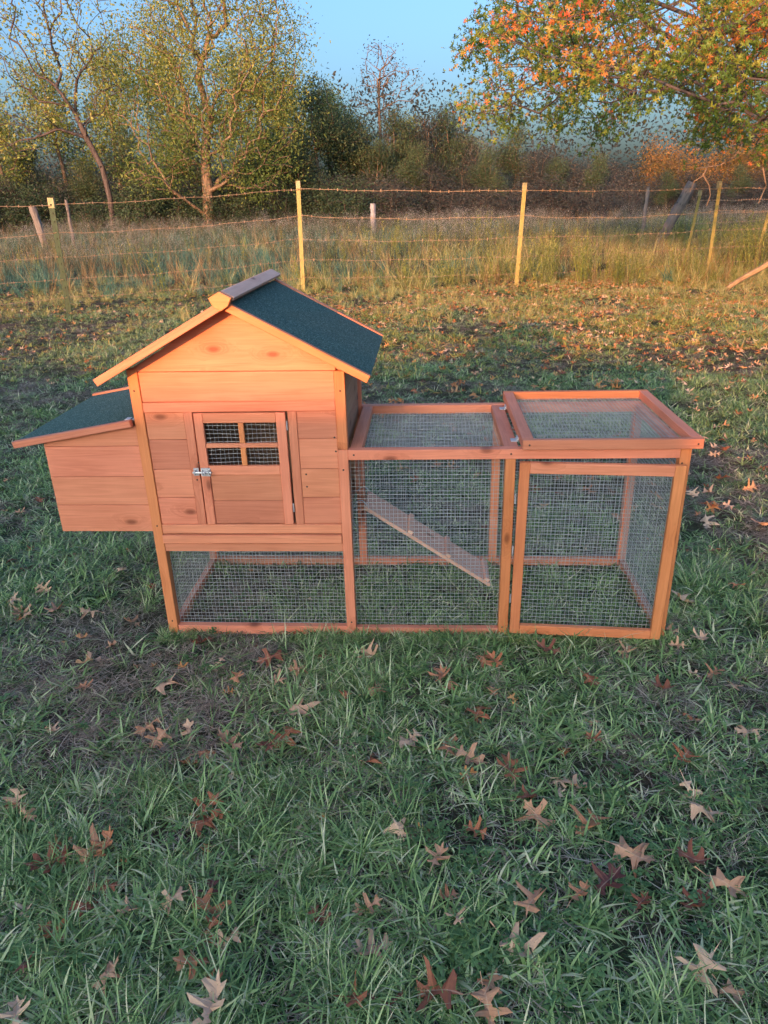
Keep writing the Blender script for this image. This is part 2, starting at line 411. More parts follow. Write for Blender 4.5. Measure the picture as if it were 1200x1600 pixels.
    hboard('rail', 0.0305, 0.5975, 0.3645, 0.3955, 0.0015, 0.016, 'pine', fw)
    # slide-out tray
    tr = hboard('tray', 0.0285, 0.5965, 0.3325, 0.3605, -0.004, 0.014, 'pine', P); tr['label'] = 'slide-out litter tray front board'
    add_obj('tray_floor', box_mesh('tray_floor', [(0.031, 0.597, 0.011, 0.50, 0.338, 0.35)], M['pine_dull']), tr)
    # --- side and rear walls
    def wall_planks(nm, pts_fn, zs):
        pass
    rw = add_obj('side_wall', box_mesh('side_wall', [(0.6045, 0.6075, 0.031, 0.50, 0.60, 0.894), (0.6045, 0.6075, 0.031, 0.17, 0.352, 0.5995), (0.6045, 0.6075, 0.37, 0.50, 0.352, 0.5995)], M['pine_dull']), P)
    for a, b in ((0.352, 0.43), (0.43, 0.515), (0.515, 0.60)):
        hboard_x('plank', 0.0315, 0.17, a+g, b-g, 0.616, 0.008, 1, 'pine', rw)
        hboard_x('plank', 0.37, 0.499, a+g, b-g, 0.616, 0.008, 1, 'pine', rw)
    for a, b in ((0.60, 0.69), (0.69, 0.78), (0.78, 0.888)):
        hboard_x('plank', 0.0315, 0.499, a+g, b-g, 0.616, 0.008, 1, 'pine_dull', rw)
    lw = add_obj('side_wall', box_mesh('side_wall', [(0.020, 0.023, 0.031, 0.50, 0.352, 0.890)], M['pine_dull']), P)
    for a, b in ((0.352, 0.45), (0.45, 0.55), (0.55, 0.65), (0.65, 0.75), (0.75, 0.884)):
        hboard_x('plank', 0.0315, 0.499, a+g, b-g, 0.012, 0.0075, -1, 'pine', lw)
    bw = add_obj('rear_wall', box_mesh('rear_wall', [(0.031, 0.597, 0.505, 0.508, 0.352, 0.865)], M['pine_dull']), P)
    for a, b in ((0.352, 0.45), (0.45, 0.55), (0.55, 0.65), (0.65, 0.75), (0.75, 0.865)):
        board('plank', (0.5975, 0.518, a+g), (0.0305, 0.518, a+g), b-a-2*g, 0.009, (0, 1, 0), 'pine', bw)
    mtx = Matrix(((-1, 0, 0, 0.6), (0, 0, 1, 0.518), (0, 1, 0, 0.866), (0, 0, 0, 1)))
    add_obj('plank', prism_mesh('plank', [(0, 0), (0.57, 0), (0.57, 0.012), (0.285, 0.19), (0, 0.012)], 0.009, M['pine']), bw, mtx)
    add_obj('house_floor', box_mesh('house_floor', [(0.024, 0.604, 0.0315, 0.504, 0.3515, 0.3575)], M['pine_dull']), P)
    # --- the front door
    dr = add_obj('door', box_mesh('door', [(0.205, 0.423, 0.0125, 0.0155, 0.40, 0.585)], M['pine_dull']), P); dr['label'] = 'small front door with four mesh panes above two planks'
    vboard('stile', 0.178, 0.2045, 0.398, 0.7535, -0.002, 0.013, 'pine', dr)
    vboard('stile', 0.4215, 0.4495, 0.398, 0.7535, -0.002, 0.013, 'pine', dr)
    hboard('rail', 0.205, 0.421, 0.7235, 0.7535, -0.0015, 0.013, 'pine', dr)
    hboard('rail', 0.205, 0.421, 0.561, 0.590, -0.0015, 0.013, 'pine', dr)
    hboard('muntin', 0.205, 0.421, 0.647, 0.6605, -0.0010, 0.010, 'pine', dr)
    vboard('muntin', 0.3075, 0.3235, 0.6608, 0.7232, -0.0012, 0.010, 'pine_orange', dr)
    vboard('muntin', 0.3075, 0.3235, 0.5903, 0.6467, -0.0012, 0.010, 'pine_orange', dr)
    hboard('plank', 0.205, 0.421, 0.4755, 0.5605, 0.0035, 0.008, 'pine', dr)
    hboard('plank', 0.205, 0.421, 0.3985, 0.4745, 0.0035, 0.008, 'pine', dr)
    wire_panel('wire_mesh', (0.203, 0.0105, 0.586), (1, 0, 0), (0, 0, 1), 0.22, 0.14, dr)
    lt = add_obj('latch', box_mesh('latch', [(0.157, 0.1725, -0.0015, 0.0015, 0.560, 0.584), (0.181, 0.209, -0.0045, -0.0022, 0.559, 0.585),
        (0.183, 0.187, -0.013, -0.0045, 0.564, 0.580), (0.203, 0.207, -0.013, -0.0045, 0.564, 0.580), (0.160, 0.164, -0.0125, -0.0015, 0.565, 0.579), (0.193, 0.197, -0.021, -0.012, 0.569, 0.575)], M['zinc']), dr)
    lt.data.update()
    add_obj('latch_bolt', tube_mesh('latch_bolt', [(0.156, -0.0085, 0.572), (0.175, -0.0085, 0.572), (0.213, -0.0085, 0.572)], 0.0032, M['zinc'], 8), dr)
    for z in (0.70, 0.44):
        add_obj('hinge', tube_mesh('hinge', [(0.4530, -0.001, z), (0.4530, -0.001, z+0.028)], 0.0022, M['zinc'], 8), dr)
    # --- roof
    sl = math.hypot(0.379, 0.202); ca, sa = 0.379/sl, 0.202/sl
    nR, nL = Vector((sa, 0, ca)), Vector((-sa, 0, ca))
    for side in (1, -1):
        n = nR if side > 0 else nL
        cx = 0.3185
        ex, ez = (0.697, 0.853) if side > 0 else (-0.060, 0.853)
        top = Vector((ex, 0, ez)) + n*0.0175
        ln = sl - 0.002
        def row(off, y0, y1):
            q = top + n*off
            return ((q.x, y0, q.z), (q.x, y1, q.z)) if side > 0 else ((q.x, y1, q.z), (q.x, y0, q.z))
        a, b = row(-0.0022, -0.0515, 0.5795)
        rp = board('roof_panel', a, b, ln, 0.009, n, 'pine_dull', P)
        a, b = row(0, -0.0505, 0.579)
        X = (Vector(b)-Vector(a)).normalized(); Y = n.cross(X)
        mt = Matrix(((X.x, Y.x, n.x, a[0]), (X.y, Y.y, n.y, a[1]), (X.z, Y.z, n.z, a[2]), (0, 0, 0, 1)))
        Lf = (Vector(b)-Vector(a)).length
        add_obj('felt_sheet', prism_mesh('felt_sheet', [(0, -0.0015), (Lf, -0.0015), (Lf, ln-0.004), (0, ln-0.004)], 0.002, M['felt'], 0.0004), rp, mt)
        # rafters under the overhang
        for yy in (0.013, 0.49):
            if side > 0: board('rafter', (0.322, yy, 1.026), (0.632, yy, 0.861), 0.018, 0.018, (0, -1, 0), 'pine_dull', rp)
            else: board('rafter', (0.003, yy, 0.862), (0.314, yy, 1.028), 0.018, 0.018, (0, -1, 0), 'pine_dull', rp)
        for yf, nrm in ((-0.072, (0, -1, 0)), (0.602, (0, 1, 0))):
            nv = Vector(nrm)
            p0, p1 = Vector((ex, yf, ez)), Vector((0.3185+0.006*side, yf, 1.0552-0.003))
            # order so that Y = nrm x X points up the normal
            Xd = (p1-p0).normalized()
            if nv.cross(Xd).z < 0: p0, p1 = p1, p0
            board('fascia', p0, p1, 0.0215, 0.0200, nrm, 'pine_orange' if side > 0 and yf < 0 else 'pine', rp)
    gable = [(0.2885, 1.087), (0.2985, 1.066), (0.3185, 1.0535), (0.3385, 1.066), (0.3495, 1.087), (0.3190, 1.1035)]
    cap = gable_board('ridge_cap', gable, -0.088, 0.022, 'pine_orange', P)
    board('cap_board', (0.353, -0.0655, 1.0855), (0.353, 0.607, 1.0855), 0.038, 0.010, nR, 'pine_skylit', cap)
    board('cap_board', (0.2845, 0.607, 1.0855), (0.2845, -0.0655, 1.0855), 0.038, 0.010, nL, 'pine_skylit', cap)
    # --- nest box on the left
    nb = add_obj('nest_box', box_mesh('nest_box', [(-0.290, -0.012, 0.02, 0.50, 0.3755, 0.384)], M['pine_dull']), P); nb['label'] = 'plank nest box hung on the left end'
    x0, x1 = -0.296, -0.0018
    for a, b in ((0.37, 0.461), (0.461, 0.555), (0.555, 0.653)): hboard('plank', x0, x1, a+g, b-g, 0.006, 0.010, 'pine', nb)
    gable_board('plank', [(x0, 0.653+g), (x1, 0.653+g), (x1, 0.7175), (x0, 0.667)], 0.006, 0.010, 'pine', nb)
    for a, b in ((0.37, 0.461), (0.461, 0.555), (0.555, 0.660)): hboard_x('plank', 0.0165, 0.505, a+g, b-g, -0.2955, 0.010, -1, 'pine', nb)
    for a, b in ((0.37, 0.461), (0.461, 0.555), (0.555, 0.665)): board('plank', (x1, 0.515, a+g), (x0, 0.515, a+g), b-a-2*g, 0.009, (0, 1, 0), 'pine', nb)
    s = Vector((0.371, 0, 0.063)).normalized(); nn = Vector((-s.z, 0, s.x))
    lid = board('nest_box_lid', (-0.373, 0.548, 0.672), (-0.373, -0.002, 0.672), 0.370, 0.009, nn, 'pine_dull', P)
    q = Vector((-0.3735, 0, 0.6720)) + nn*0.0023
    mt = Matrix(((0, s.x, nn.x, q.x), (-1, 0, nn.y, 0.5475), (0, s.z, nn.z, q.z), (0, 0, 0, 1)))
    add_obj('felt_sheet', prism_mesh('felt_sheet', [(0, 0), (0.5490, 0), (0.5490, 0.366), (0, 0.366)], 0.0022, M['felt'], 0.0004), lid, mt)
    board('lid_rail', (-0.3745, -0.0225, 0.6565), (-0.004, -0.0225, 0.7195), 0.0200, 0.020, (0, -1, 0), 'pine', lid)
    board('lid_rail', (-0.004, 0.569, 0.7200), (-0.3745, 0.569, 0.6570), 0.0230, 0.020, (0, 1, 0), 'pine', lid)
    add_obj('hinge', box_mesh('hinge', [(-0.034, -0.006, 0.010, 0.034, 0.7305, 0.7345)], M['zinc']), lid)
    # --- hinged lid on the run
    lb, rb_ = 0.6405, 0.6700
    rl = board('run_lid', (1.136, -0.0215, lb), (1.6455, -0.0215, lb), 0.0295, 0.018, (0, -1, 0), 'pine', P); rl['label'] = 'hinged mesh lid of the run, right half'
    board('rail', (1.1365, 0.545, lb), (1.6450, 0.545, lb), 0.0290, 0.02, (0, -1, 0), 'pine_orange', rl)
    board('stile', (1.170, -0.0030, rb_-0.0003), (1.170, 0.5445, rb_-0.0003), 0.034, 0.028, (0, 0, 1), 'pine', rl)
    board('stile', (1.6452, -0.0030, rb_-0.0003), (1.6452, 0.5445, rb_-0.0003), 0.030, 0.028, (0, 0, 1), 'pine', rl)
    wire_panel('wire_mesh', (1.16, -0.005, 0.6445), (1, 0, 0), (0, 1, 0), 0.47, 0.56, rl)
    for y in (0.085, 0.445):
        add_obj('hinge', box_mesh('hinge', [(1.114, 1.1325, y-0.014, y+0.014, 0.6362, 0.6385), (1.1318, 1.1355, y-0.014, y+0.014, 0.6372, 0.6490)], M['zinc']), rl)
        add_obj('hinge_pin', tube_mesh('hinge_pin', [(1.1322, y-0.015, 0.6400), (1.1322, y+0.015, 0.6400)], 0.0028, M['zinc'], 8), rl)
    # --- run door, standing a finger ajar
    T = Matrix.Translation((1.1265, -0.016, 0.018)) @ Matrix.Rotation(R(-3.0), 4, 'Z') @ Matrix.Rotation(R(0.55), 4, 'Y')
    def tb(name, a, b, w, m, parent):
        R3 = T.to_3x3()
        return board(name, T @ Vector(a), T @ Vector(b), w, 0.017, R3 @ Vector((0, -1, 0)), m, parent)
    Wd, Hd = 0.470, 0.582
    rd = tb('run_door', (0.0305, 0, 0), (Wd-0.0315, 0, 0), 0.031, 'pine_orange', P); rd['label'] = 'mesh run door standing slightly ajar'
    tb('rail', (0.0305, 0, Hd-0.033), (Wd-0.0315, 0, Hd-0.033), 0.033, 'pine', rd)
    tb('stile', (0.030, 0, 0), (0.030, 0, Hd), 0.030, 'pine_orange', rd)
    tb('stile', (Wd, 0, 0), (Wd, 0, Hd), 0.031, 'pine_orange', rd)
    R3 = T.to_3x3(); o3 = T @ Vector((0.018, 0.0185, 0.016))
    wire_panel('wire_mesh', o3, R3 @ Vector((1, 0, 0)), R3 @ Vector((0, 0, 1)), Wd-0.036, Hd-0.034, rd)
    for z in (0.13, 0.30, 0.47):
        add_obj('hinge', tube_mesh('hinge', [(1.1240, -0.012, z), (1.1240, -0.012, z+0.03)], 0.0024, M['zinc'], 8), rd)
    # --- ramp
    X = Vector((0.433, 0, -0.298)).normalized(); n = Vector((-X.z, 0, X.x))
    A = Vector((0.655, 0.20, 0.372)); B = Vector((1.083, 0.20, 0.0775))
    rmp = board('ramp', A, B, 0.150, 0.012, n, 'pine_skylit', P); rmp['label'] = 'cleated ramp leaning from the house into the run'
    for t in (0.36, 0.66, 0.975):
        c = A + (B-A)*t + n*0.012
        board('cleat', (c.x, 0.2015, c.z), (c.x, 0.3485, c.z), 0.017, 0.012, n, 'pine_skylit', rmp)
    for y in (0.212, 0.338):
        add_obj('hook', tube_mesh('hook', [(0.618, y, 0.375), (0.630, y, 0.388), (0.645, y, 0.389), (0.66, y, 0.372)], 0.0018, M['zinc'], 6), rmp)
    add_obj('hook', tube_mesh('hook', [(0.620, 0.05, 0.40), (0.632, 0.10, 0.345), (0.632, 0.155, 0.30)], 0.0016, M['zinc'], 6), rmp)
    # --- screws
    th = np.linspace(0, 2*math.pi, 9)[:-1]
    sm = prism_mesh('screw', [(0.0030*math.cos(t), 0.0030*math.sin(t)) for t in th], 0.0030, M['screw'], 0.0006)
    for x, z, y in ((0.013, 0.822, -0.0008), (0.016, 0.392, -0.0008), (0.015, 0.045, -0.0008), (0.614, 0.815, -0.0003), (0.612, 0.575, -0.0008), (0.614, 0.045, -0.0008),
                    (0.645, 0.622, -0.0018), (1.107, 0.622, -0.0018), (1.104, 0.03, -0.0008), (1.156, 0.655, -0.0223), (1.630, 0.655, -0.0223), (1.60, 0.590, -0.0003), (0.175, 0.300+0.30, 0.0014),
                    (0.163, 0.545, 0.0014), (0.59, 0.675, 0.0042), (0.592, 0.632, 0.0042), (0.498, 0.56, 0.0042), (0.498, 0.52, 0.0042)):
        add_obj('screw', sm, P, Matrix(((1, 0, 0, x), (0, 0, -1, y), (0, 1, 0, z), (0, 0, 0, 1))))
    return coop
build_coop()

# ------------------------------------------------------------------ scattered ground cover
LIB = {}
def blade(V, F, T, base, az, length, width, lean, curl, tint, segs=4, fold=0.25, kink=0.0):
    """one grass blade: tapered ribbon that arches over"""
    d = np.array([math.cos(az), math.sin(az), 0]); s = np.array([-math.sin(az), math.cos(az), 0])
    p = np.array(base, float); ang = lean; b0 = len(V); st = length/segs
    for i in range(segs+1):
        t = i/segs
        w = width*(0.55+0.9*t if t < 0.35 else 1.0-(t-0.35)/0.65*0.97)*0.5*(1.0 if t > 0 else 0.7)
        w = max(w, width*0.03)
        u = d*math.cos(ang)+np.array([0, 0, 1])*math.sin(ang)
        V.append(p-s*w); V.append(p+s*w); T.extend([tint+0.1*(t-0.5)]*2)
        p = p+u*st; ang -= curl/segs
        d2 = kink*random.uniform(-1, 1)
        d, s = d*math.cos(d2)+s*math.sin(d2), s*math.cos(d2)-d*math.sin(d2)
        if p[2] < 0.002: p[2] = 0.002; ang = max(ang, 0.05)
    for i in range(segs): a = b0+2*i; F.append([a, a+1, a+3, a+2])
def make_tuft(kind, seed):
    random.seed(seed)
    V, F, T = [], [], []
    U = random.uniform
    if kind == 'crab':                       # broad sprawling blades
        for i in range(17):
            r = 0.03*math.sqrt(U(0, 1)); a = U(0, 6.28)
            blade(V, F, T, (r*math.cos(a), r*math.sin(a), 0), U(0, 6.28), U(0.024, 0.074), U(0.0040, 0.0084), U(0.05, 0.85), U(0.1, 0.9), U(0.05, 0.95)*0.8+0.12, 4, kink=0.2)
    elif kind == 'fine':                     # upright thin blades
        for i in range(16):
            r = 0.016*math.sqrt(U(0, 1)); a = U(0, 6.28)
            blade(V, F, T, (r*math.cos(a), r*math.sin(a), 0), U(0, 6.28), U(0.04, 0.115), U(0.0020, 0.0038), U(0.35, 1.3), U(0.3, 1.5), U(0.25, 1.0), 5, kink=0.12)
    elif kind == 'low':                      # clipped short turf
        for i in range(22):
            r = 0.035*math.sqrt(U(0, 1)); a = U(0, 6.28)
            blade(V, F, T, (r*math.cos(a), r*math.sin(a), 0), U(0, 6.28), U(0.012, 0.036), U(0.0022, 0.0042), U(0.1, 0.9), U(0.0, 0.9), U(0.1, 0.95), 3, kink=0.2)
    elif kind == 'thatch':                   # dead flat straw
        for i in range(24):
            r = 0.04*math.sqrt(U(0, 1)); a = U(0, 6.28)
            blade(V, F, T, (r*math.cos(a), r*math.sin(a), U(0.001, 0.012)), U(0, 6.28), U(0.02, 0.075), U(0.0010, 0.0024), U(-0.05, 0.30), U(-0.1, 0.4), U(0, 1), 3, kink=0.45)
    elif kind == 'clover':
        for i in range(9):
            a = U(0, 6.28); r = 0.03*math.sqrt(U(0, 1)); h = U(0.008, 0.03); cx, cy = r*math.cos(a), r*math.sin(a); t = U(0.2, 0.9); rr = U(0.004, 0.007); a0 = U(0, 6)
            tilt = U(-0.5, 0.5)
            for k in range(3):
                an = a0+k*2.094; b0 = len(V)
                c = np.array([cx+rr*math.cos(an), cy+rr*math.sin(an), h+tilt*rr*math.cos(an)])
                for q in range(6):
                    th = q*math.pi/3; V.append(c+np.array([rr*0.85*math.cos(th), rr*0.85*math.sin(th), 0.12*rr*math.cos(2*th)])); T.append(t+U(-.05, .05))
                F.append([b0, b0+1, b0+2, b0+3]); F.append([b0, b0+3, b0+4, b0+5])
            blade(V, F, T, (cx*0.7, cy*0.7, 0), a, h*1.1, 0.0012, 1.3, 0.1, t, 2)
    elif kind == 'wild':                     # long arching blades of unmown grass
        for i in range(34):
            r = 0.06*math.sqrt(U(0, 1)); a = U(0, 6.28)
            blade(V, F, T, (r*math.cos(a), r*math.sin(a), 0), U(0, 6.28), U(0.14, 0.42), U(0.003, 0.007), U(0.8, 1.5), U(0.3, 1.8), U(0, 1), 5, kink=0.1)
    elif kind == 'stalk':                    # dry seeding stalks
        for i in range(10):
            r = 0.06*math.sqrt(U(0, 1)); a = U(0, 6.28); az = U(0, 6.28); ln = U(0.30, 0.68); t = U(0, 1); le = U(1.2, 1.5)
            blade(V, F, T, (r*math.cos(a), r*math.sin(a), 0), az, ln, 0.0042, le, U(0.0, 0.5), t, 4)
            hx, hy, hz = V[-1]
            for q in range(9):
                blade(V, F, T, (hx-0.006*q*math.cos(az), hy-0.006*q*math.sin(az), hz-0.016*q), U(0, 6.28), U(0.015, 0.035), 0.006, U(0.3, 1.3), 0.3, t+U(-.1, .25), 1)
        for i in range(14):
            a = U(0, 6.28); r = 0.07*math.sqrt(U(0, 1))
            blade(V, F, T, (r*math.cos(a), r*math.sin(a), 0), U(0, 6.28), U(0.1, 0.3), 0.005, U(0.7, 1.4), U(0.3, 1.6), U(0, 1), 4)
    elif kind == 'bushy':                    # leafy weeds: goldenrod
        for i in range(6):
            az = U(0, 6.28); ln = U(0.3, 0.62); x, y = U(-0.07, 0.07), U(-0.07, 0.07); lx, ly = 0.25*math.cos(az), 0.25*math.sin(az)
            blade(V, F, T, (x, y, 0), az, ln, 0.006, 1.35, 0.1, 0.3, 3)
            for q in range(22):
                h = ln*U(0.15, 1.0); blade(V, F, T, (x+lx*h*0.8, y+ly*h*0.8, h*0.96), U(0, 6.28), U(0.03, 0.075), U(0.008, 0.014), U(0.0, 0.9), U(0.2, 1.0), U(0, 1), 2)
    elif kind == 'aster':                    # grey-green stems crowned with pale fluff
        for i in range(7):
            az = U(0, 6.28); ln = U(0.35, 0.75); x, y = U(-0.09, 0.09), U(-0.09, 0.09); lx, ly = 0.22*math.cos(az), 0.22*math.sin(az)
            blade(V, F, T, (x, y, 0), az, ln, 0.005, 1.36, 0.1, 0.15, 3)
            for q in range(14):
                h = ln*U(0.2, 0.85); blade(V, F, T, (x+lx*h*0.8, y+ly*h*0.8, h*0.96), U(0, 6.28), U(0.03, 0.07), 0.006, U(0.1, 1.0), 0.6, U(0.0, 0.45), 2)
            for q in range(16):
                h = ln*U(0.75, 1.05); blade(V, F, T, (x+lx*h*0.8+U(-.05, .05), y+ly*h*0.8+U(-.05, .05), h*0.96), U(0, 6.28), 0.014, 0.012, U(-0.5, 1.2), 0, U(0.75, 1.0), 1)
    elif kind == 'leaf':
        return None
    return np.array(V), np.array(F), np.array(T)

M['grass'] = leafy('lawn_grass', [(0.0, (0.040, 0.080, 0.026)), (0.25, (0.110, 0.200, 0.062)), (0.52, (0.235, 0.385, 0.125)), (0.78, (0.42, 0.58, 0.23)), (1.0, (0.72, 0.72, 0.46))], 0.40, 0.28, objvar=0.60, spec=0.5)
M['thatch'] = leafy('dead_thatch', [(0.0, (0.17, 0.13, 0.095)), (0.5, (0.38, 0.31, 0.235)), (1.0, (0.65, 0.56, 0.44))], 0.7, 0.1, objvar=0.35)
M['clover'] = leafy('clover_leaf', [(0.0, (0.06, 0.13, 0.05)), (1.0, (0.15, 0.28, 0.10))], 0.5, 0.25, objvar=0.3)
M['field'] = leafy('field_grass', [(0.0, (0.13, 0.21, 0.07)), (0.30, (0.32, 0.38, 0.12)), (0.6, (0.55, 0.52, 0.20)), (1.0, (0.72, 0.60, 0.32))], 0.65, 0.3, objvar=0.5)
M['greyfield'] = leafy('shaded_meadow_grass', [(0.0, (0.045, 0.14, 0.10)), (0.5, (0.10, 0.26, 0.18)), (1.0, (0.26, 0.42, 0.32))], 0.65, 0.3, objvar=0.4)  # grey-green puts the left meadow's shade into the blade colour
M['stalk'] = leafy('dry_stalk', [(0.0, (0.20, 0.11, 0.055)), (0.5, (0.38, 0.26, 0.12)), (1.0, (0.56, 0.42, 0.21))], 0.7, 0.25, objvar=0.4)
M['goldenrod'] = leafy('goldenrod', [(0.0, (0.12, 0.17, 0.04)), (0.5, (0.36, 0.40, 0.09)), (1.0, (0.66, 0.62, 0.16))], 0.6, 0.35, objvar=0.3)
M['aster'] = leafy('aster_weed', [(0.0, (0.06, 0.085, 0.05)), (0.6, (0.16, 0.18, 0.11)), (0.7, (0.45, 0.43, 0.38)), (1.0, (0.68, 0.66, 0.62))], 0.7, 0.2, objvar=0.1)

def lib_collection(cname, kinds, n, mname):
    c = bpy.data.collections.new(cname)               # source meshes of the scatter; the collection itself is not in the scene
    for k in kinds:
        for i in range(n):
            V, F, T = make_tuft(k, hash((len(k), i, ord(k[0]))) % 9999)
            me = mesh_np(cname+'_source', V, F, M[mname], tint=T)
            o = bpy.data.objects.new(cname+'_source', me); c.objects.link(o)
    return c

def scatter(name, pts, rot, scl, coll, label=None, cat=None, ncount=1):
    me = bpy.data.meshes.new(name)
    me.vertices.add(len(pts)); me.vertices.foreach_set('co', np.ascontiguousarray(pts, np.float32).ravel())
    a = me.attributes.new('rot', 'FLOAT_VECTOR', 'POINT'); a.data.foreach_set('vector', np.ascontiguousarray(rot, np.float32).ravel())
    a = me.attributes.new('scl', 'FLOAT', 'POINT'); a.data.foreach_set('value', np.ascontiguousarray(scl, np.float32))
    a = me.attributes.new('pick', 'INT', 'POINT'); a.data.foreach_set('value', rng.integers(0, len(coll.objects), len(pts)).astype(np.int32))
    o = add_obj(name, me)
    g = bpy.data.node_groups.new(name+'_scatter', 'GeometryNodeTree')
    g.interface.new_socket('Geometry', in_out='INPUT', socket_type='NodeSocketGeometry'); g.interface.new_socket('Geometry', in_out='OUTPUT', socket_type='NodeSocketGeometry')
    gi, go = g.nodes.new('NodeGroupInput'), g.nodes.new('NodeGroupOutput')
    ci = g.nodes.new('GeometryNodeCollectionInfo'); ci.inputs[0].default_value = coll; ci.inputs['Separate Children'].default_value = True; ci.inputs['Reset Children'].default_value = True
    ip = g.nodes.new('GeometryNodeInstanceOnPoints'); ip.inputs['Pick Instance'].default_value = True
    def na(nm, t):
        n = g.nodes.new('GeometryNodeInputNamedAttribute'); n.data_type = t; n.inputs[0].default_value = nm; return n.outputs[0]
    mp = g.nodes.new('GeometryNodeMeshToPoints')
    g.links.new(gi.outputs[0], mp.inputs[0]); g.links.new(mp.outputs[0], ip.inputs['Points']); g.links.new(ci.outputs[0], ip.inputs['Instance'])
    g.links.new(na('pick', 'INT'), ip.inputs['Instance Index'])
    e2r = g.nodes.new('FunctionNodeEulerToRotation'); g.links.new(na('rot', 'FLOAT_VECTOR'), e2r.inputs[0]); g.links.new(e2r.outputs[0], ip.inputs['Rotation'])
    g.links.new(na('scl', 'FLOAT'), ip.inputs['Scale']); g.links.new(ip.outputs[0], go.inputs[0])
    md = o.modifiers.new('scatter', 'NODES'); md.node_group = g
    tag(o, label, cat, kind='stuff')
    return o

def half_width(y): return 0.531*((y+2.02)*0.9186+1.31*0.395)+0.30
def strip_points(y0, y1, dens_fn, nstrip=40, maxx=None):
    P = []
    ys = np.linspace(0, 1, nstrip+1)**1.4*(y1-y0)+y0
    for a, b in zip(ys[:-1], ys[1:]):
        ym = (a+b)/2; hw = half_width(ym)+0.1*max(0, ym)*0.3; cx = 0.86-0.0645*(ym+2.02)
        n = int(dens_fn(ym)*(b-a)*2*hw)
        if n <= 0: continue
        P.append(np.stack([rng.uniform(cx-hw, cx+hw, n), rng.uniform(a, b, n)], 1))
    return np.concatenate(P)
def keep(P, prob): return P[rng.uniform(0, 1, len(P)) < prob]
def finish(P, s0, s1, tilt=0.15):
    z = hgt(P[:, 0], P[:, 1])
    n = len(P)
    rot = np.stack([rng.normal(0, tilt, n), rng.normal(0, tilt, n), rng.uniform(0, 6.283, n)], 1)
    return np.concatenate([P, z[:, None]-0.002], 1), rot, rng.uniform(s0, s1, n)
def outside_frame(P, pad=0.012):
    """not under the coop's sill timbers"""
    x, y = P[:, 0], P[:, 1]
    onsill = ((x > -pad) & (x < 1.622+pad)) & (((np.abs(y-0.018) < 0.016)) | (np.abs(y-D+0.015) < 0.022))
    return P[~onsill]
def bare(x, y):
    """0..1: where the turf is worn and the thatch shows"""
    b = fbm(x, y, 1.15, 3)
    b = b + 0.30*np.exp(-((x-0.0)**2/0.18+(y+1.0)**2/0.10)) + 0.20*np.exp(-((x-0.15)**2/0.10+(y+0.55)**2/0.03)) + 0.15*np.exp(-((x+0.3)**2/0.25+(y+0.3)**2/0.06))
    b = b + 0.25*np.exp(-((x-2.1)**2/0.5+(y-0.9)**2/0.35)) - 0.18*np.exp(-((x-1.4)**2/0.5+(y+0.9)**2/0.25)) + 0.10*np.clip(y-2, 0, 3)/3
    return np.clip((b-0.48)*4.0, 0, 1)
scl_noise = lambda P, a, b, s, k: a+(b-a)*fbm(P[:, 0], P[:, 1], s, k)
cov = lambda d0: (lambda y: d0/(1+((max(y, -1.4)+2.0)/3.0)**1.6))
P = outside_frame(strip_points(-1.45, 11.0, cov(1500)))
b = bare(P[:, 0], P[:, 1]); f = fbm(P[:, 0], P[:, 1], 2.3, 9)
P1 = keep(P, (1-0.80*b)*np.clip((f-0.30)*3.2, 0.25, 1))
scatter('lawn_grass', *finish(P1, 0.65, 1.20), lib_collection('broad_blade', ['crab'], 8, 'grass'))
P = outside_frame(strip_points(-1.45, 11.0, cov(1100)))
b = bare(P[:, 0], P[:, 1]); f = fbm(P[:, 0], P[:, 1], 1.7, 21)
P2 = keep(P, 0.75*np.clip((f-0.42)*5, 0.06, 1)*(1-0.9*b)+0.03)
scatter('tall_lawn_grass', *finish(P2, 0.55, 1.15), lib_collection('fine_blade', ['fine'], 7, 'grass'))
P = outside_frame(strip_points(-1.45, 11.0, cov(900)))
scatter('short_turf', *finish(keep(P, 0.35+0.5*(1-bare(P[:, 0], P[:, 1]))), 0.8, 1.5), lib_collection('turf', ['low'], 6, 'grass'))
P = outside_frame(strip_points(-1.45, 11.0, cov(1100)))
b = bare(P[:, 0], P[:, 1])
scatter('dead_thatch', *finish(keep(P, 0.30+0.70*b), 0.7, 1.35, 0.08), lib_collection('straw', ['thatch'], 7, 'thatch'))
P = outside_frame(strip_points(-1.45, 6.0, cov(420)))
f = fbm(P[:, 0], P[:, 1], 1.9, 40)
scatter('clover', *finish(keep(P, 0.6*np.clip((f-0.60)*8, 0, 1)), 0.6, 1.0), lib_collection('clover', ['clover'], 5, 'clover'))
# blades that stand up against the front sill
n_ = 520; xx = rng.uniform(-0.02, 1.66, n_); yy = rng.uniform(-0.05, -0.006, n_)
scatter('sill_grass', *finish(keep(np.stack([xx, yy], 1), np.clip((fbm(xx, yy, 5, 12)-0.35)*4, 0.10, 1)), 0.35, 0.80, 0.35), lib_collection('sill_blade', ['fine', 'crab'], 5, 'grass'))
